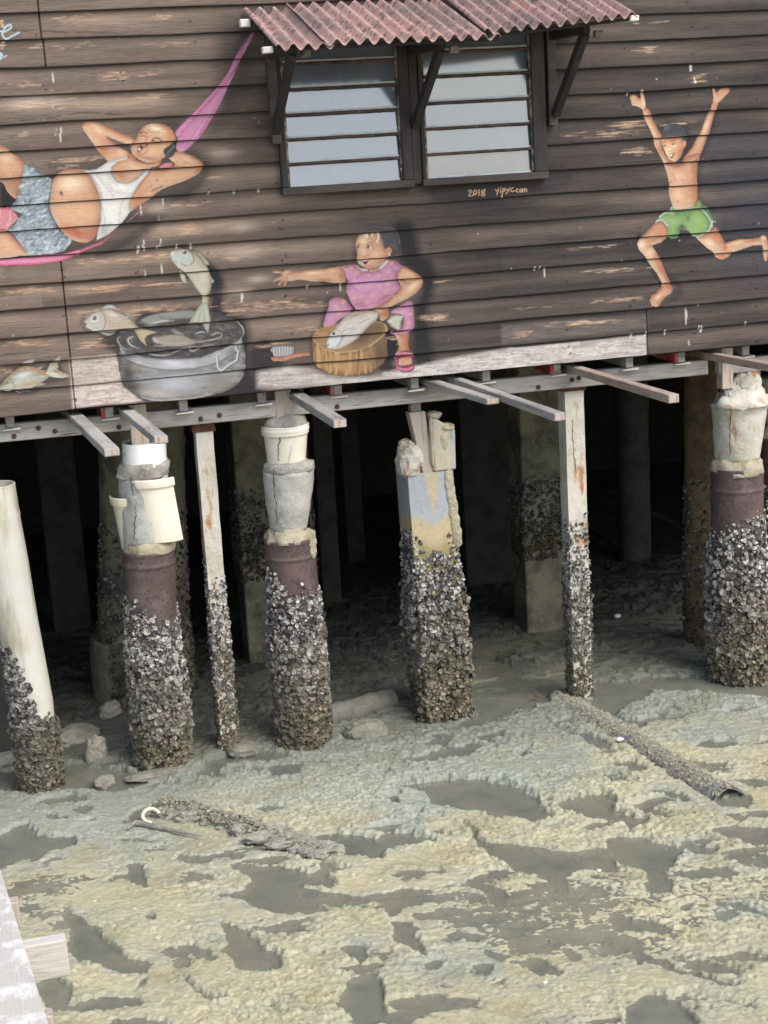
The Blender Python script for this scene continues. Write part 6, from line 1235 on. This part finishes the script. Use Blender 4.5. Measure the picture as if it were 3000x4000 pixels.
# ------------------------------------------------------------------ things lying in the mud
def open_pipe(name, pa, pb, r, mt, lb_, cat, z=0., wall=.012, rough=.006, rings=(), sag=0, seed=0):
    a, b = at_z(*pa), at_z(*pb); a = a + [0, 0, z - sag]; b = b + [0, 0, z]
    p = thing(name, tuple((a + b) / 2), lb_, cat)
    d = (b - a) / np.linalg.norm(b - a); rt = np.cross(d, (0, 0, 1)); rt /= np.linalg.norm(rt); u = np.cross(rt, d)
    n, k_ = 26, 60; L_ = np.linalg.norm(b - a); V = []
    for rr in (r, r - wall):
        for i in range(k_):
            t = i / (k_ - 1)
            for j in range(n):
                q = 2 * math.pi * j / n; o_ = rr
                if rr == r:
                    for rg in rings: o_ += .009 * (abs(t * L_ - rg) < .012)
                V.append(a + d * t * L_ + o_ * (math.cos(q) * rt + math.sin(q) * u))
    V = np.array(V); h = k_ * n
    if rough: V[:h] += rough * np.stack([fbm(V[:h, 0] * 14, V[:h, 1] * 14, V[:h, 2] * 14, seed + i, 3) for i in range(3)], 1)
    F = []
    for s_ in (0, 1):
        for i in range(k_ - 1):
            for j in range(n):
                q = [s_ * h + i * n + j, s_ * h + i * n + (j + 1) % n, s_ * h + (i + 1) * n + (j + 1) % n, s_ * h + (i + 1) * n + j]; F.append(q[::-1] if s_ == 0 else q)
    for e in (0, k_ - 1):
        for j in range(n): F.append([e * n + j, e * n + (j + 1) % n, h + e * n + (j + 1) % n, h + e * n + j])
    mesh('pipe_wall', V, F, M[mt], p, smooth=True)
    return p, a, b, d, rt, u
def lying():
    p, a, b, d, rt, u = open_pipe('sunken_pipe', (2176, 2706), (2846, 3110), .118, 'bluepipe', 'mud crusted blue grey pipe half sunk in the mud, open end to the right', 'pipe', z=-.064, seed=141, sag=.035)
    g = np.random.default_rng(5); n = 2000; t = g.uniform(0, 1, n) ** .8; q = g.normal(math.radians(88), .5, n)
    N = np.cos(q)[:, None] * rt + np.sin(q)[:, None] * u; P = a + np.outer(t * np.linalg.norm(b - a), d) + N * .118
    c = lin((158, 154, 132)) * g.uniform(.75, 1.15, (n, 1)); shell_batch(P, N, g.choice([.006, .009, .014, .02], n, p=[.3, .35, .25, .1]), c, c * .85, 6, 'mud_crust', p, flat=.3)
    open_pipe('buried_pipe', (1276, 2822), (1530, 2748), .082, 'pipe', 'ribbed grey pipe sunk in mud behind the cracked pail pillar', 'pipe', z=.03, rings=(.06, .09, .12, .36, .39), seed=143, rough=.002)
    for nm, px, py, s, ry, lb_, cat, mt, sd in (('mud_caked_block', 1430, 2862, (.15, .09, .075), .12, 'mud caked block beside the ribbed pipe', 'block', 'block', 1), ('rubble_stone', 375, 2960, (.075, .06, .13), .3, 'upright broken concrete stub with a hole, between the leaning pipe and left pillar', 'rubble', 'debris', 2),
                                              ('rubble_stone', 300, 2880, (.16, .14, .06), 0, 'low muddy rubble heap right of the leaning pipe', 'rubble', 'debris', 3), ('rubble_stone', 405, 3060, (.07, .05, .045), .5, 'pale wedge of rubble in water below the broken stub', 'rubble', 'block', 4), ('rubble_stone', 950, 2935, (.1, .07, .05), .4, 'pale rubble piece at the foot of the thin cream post', 'rubble', 'block', 5),
                                              ('rubble_stone', 430, 2790, (.08, .07, .08), .2, 'barnacled lump in the shade behind the left pail pillar', 'rubble', 'debris', 6), ('rubble_stone', 610, 3028, (.2, .07, .03), .1, 'flat pale slab of rubble at the foot of the left pail pillar', 'rubble', 'block', 7), ('rubble_stone', 30, 2985, (.1, .1, .07), .1, 'dark rubble lump left of the leaning pipe foot', 'rubble', 'debris', 8)):
        c = at_z(px, py); t = thing(nm, tuple(c), lb_, cat); lumps('stone_body', [(c[0], c[1], MUD + s[2] * .12, *s)], M[mt], t, 150 + sd, noise_=.4)
    # sunken log with debris and a cream loop of tube
    a, b = at_z(640, 3165), at_z(1260, 3318); lg = thing('sunken_log', tuple((a + b) / 2), 'ragged debris heap on a rotten sunken log, cream tube loop at its left end', 'log')
    pts = [a + (b - a) * t + np.array([0, .05 * math.sin(t * 5), .012 - .03 * t]) for t in np.linspace(0, 1, 26)]
    g = np.random.default_rng(19)
    lumps('log_body', [(q[0] + g.normal(0, .03), q[1] + g.normal(0, .035), MUD + .002 + g.uniform(-.01, .012), g.uniform(.05, .13), g.uniform(.03, .06), g.uniform(.02, .055) * (1 - .4 * i / 26)) for i, q in enumerate(pts)], M['debris'], lg, 190, noise_=.6)
    lumps('side_ridge', [(*(at_z(760 + i * 38, 3150 + i * 12 + g.normal(0, 5))[:2]), MUD - .002, g.uniform(.04, .08), g.uniform(.02, .04), g.uniform(.015, .035)) for i in range(14)], M['debris'], lg, 191, noise_=.6)
    g = np.random.default_rng(9); n = 800; t = g.uniform(0, 1, n); q = g.uniform(.1, math.pi - .1, n); dd = (b - a) / np.linalg.norm(b - a); rt = np.cross(dd, (0, 0, 1)); N = np.cos(q)[:, None] * rt + np.sin(q)[:, None] * np.array([0, 0, 1.])
    P = np.array(pts)[(t * 25).astype(int)] + N * (.06 * (1 - .4 * t))[:, None] * g.uniform(.5, 1.5, (n, 1)); c = lin((168, 163, 142)) * g.uniform(.65, 1.15, (n, 1))
    shell_batch(P, N, g.uniform(.007, .017, n), c, c * .75, 11, 'mud_crust', lg, flat=.4)
    c = at_z(592, 3205); an = np.linspace(.2, 4.6, 22); m = MB(); m.tube([(c[0] + .05 * math.cos(q), c[1] + .065 * math.sin(q), MUD + .03 + .018 * math.sin(q)) for q in an], [.0125] * 21 + [.008], 8)
    tag(m.build('tube_loop', M['rope'], None, smooth=True), 'cream loop of bent tube lying on the log in the mud', 'tube')
    pts = [(500, 3245), (530, 3222), (580, 3230), (640, 3240), (720, 3262), (790, 3275)]
    m = MB(); m.tube([tuple(at_z(x, y) + [0, 0, .012]) for x, y in pts], [.006, .012, .014, .012, .01, .005], 7); tag(m.build('muddy_branch', M['debris'], None, rough=.008, rscale=30), 'thin muddy branch on the mud left of the log', 'branch')
    for i, (px, py, s, lb_) in enumerate(((1390, 2772, .02, 'small white shell scrap behind the ribbed pipe'), (2412, 2415, .028, 'lone white shell on the shaded mud right of the rusty thin post'), (2100, 2728, .02, 'orange brown scrap beside the sunken pipe'), (2422, 2899, .026, 'white shell stuck on the sunken pipe'), (2340, 3414, .013, 'tiny white shell on the mud in the right foreground'), (2130, 3852, .013, 'tiny white shell at the bottom of the picture'))):
        c = at_z(px, py); lumps_ = lumps('shell_scrap', [(c[0], c[1], MUD + .02, s, s * .7, s * .5)], M['batten'] if i != 2 else M['brownpile'], None, 170 + i); tag(lumps_, lb_, 'shell', 'scraps scattered on the mud')
lying()
# ------------------------------------------------------------------ corner of the plank walkway by the viewer
def walkway():
    ed = lambda y: .07 + (y + 9.2) / 5.15 * -.389
    wk = thing('plank_walkway', (-.6, -4.9, -1.02), 'bleached plank walkway corner in the bottom left foreground', 'walkway')
    for i, (x, w_) in enumerate(((.07, .17), (-.115, .175), (-.305, .18))):
        m = MB(); m.hexa([(x - w_ + .0, -9.2, -1.04), (x, -9.2, -1.04), (x - .389, -4.05, -1.04), (x - w_ - .389, -4.05, -1.04), (x - w_, -9.2, -1.0), (x, -9.2, -1.0), (x - .389, -4.05, -1.0), (x - w_ - .389, -4.05, -1.0)], bev=.006)
        V = m; m.build('deck_plank', M['whitewood'], wk, rough=.003, rscale=10, seed=i)
    for y, xe, h_ in ((-4.87, -.112, .135), (-4.52, -.25, .1), (-5.36, -.19, .1), (-6.2, -.1, .12)):
        m = MB(); m.box(-1.1, xe, y, y + .055, -1.045 - h_, -1.045, bev=.005); m.build('cross_timber', M['stick'] if h_ < .13 else M['cross'], wk, rough=.003, rscale=9)
    for y in (-4.3, -6.4): m = MB(); m.box(-.62, -.52, y, y + .1, MUD - .2, -1.05, bev=.006); m.build('support_post', M['timber'], wk)
M['cross'] = mat('pale_cross_timber', (.5, .48, .43), .85, [(1, (.4, .37, .32), .45, .65, (8, 30, 50)), (7, (.36, .27, .19), .6, .75)], [(1, .004, (8, 60, 80))])
walkway()
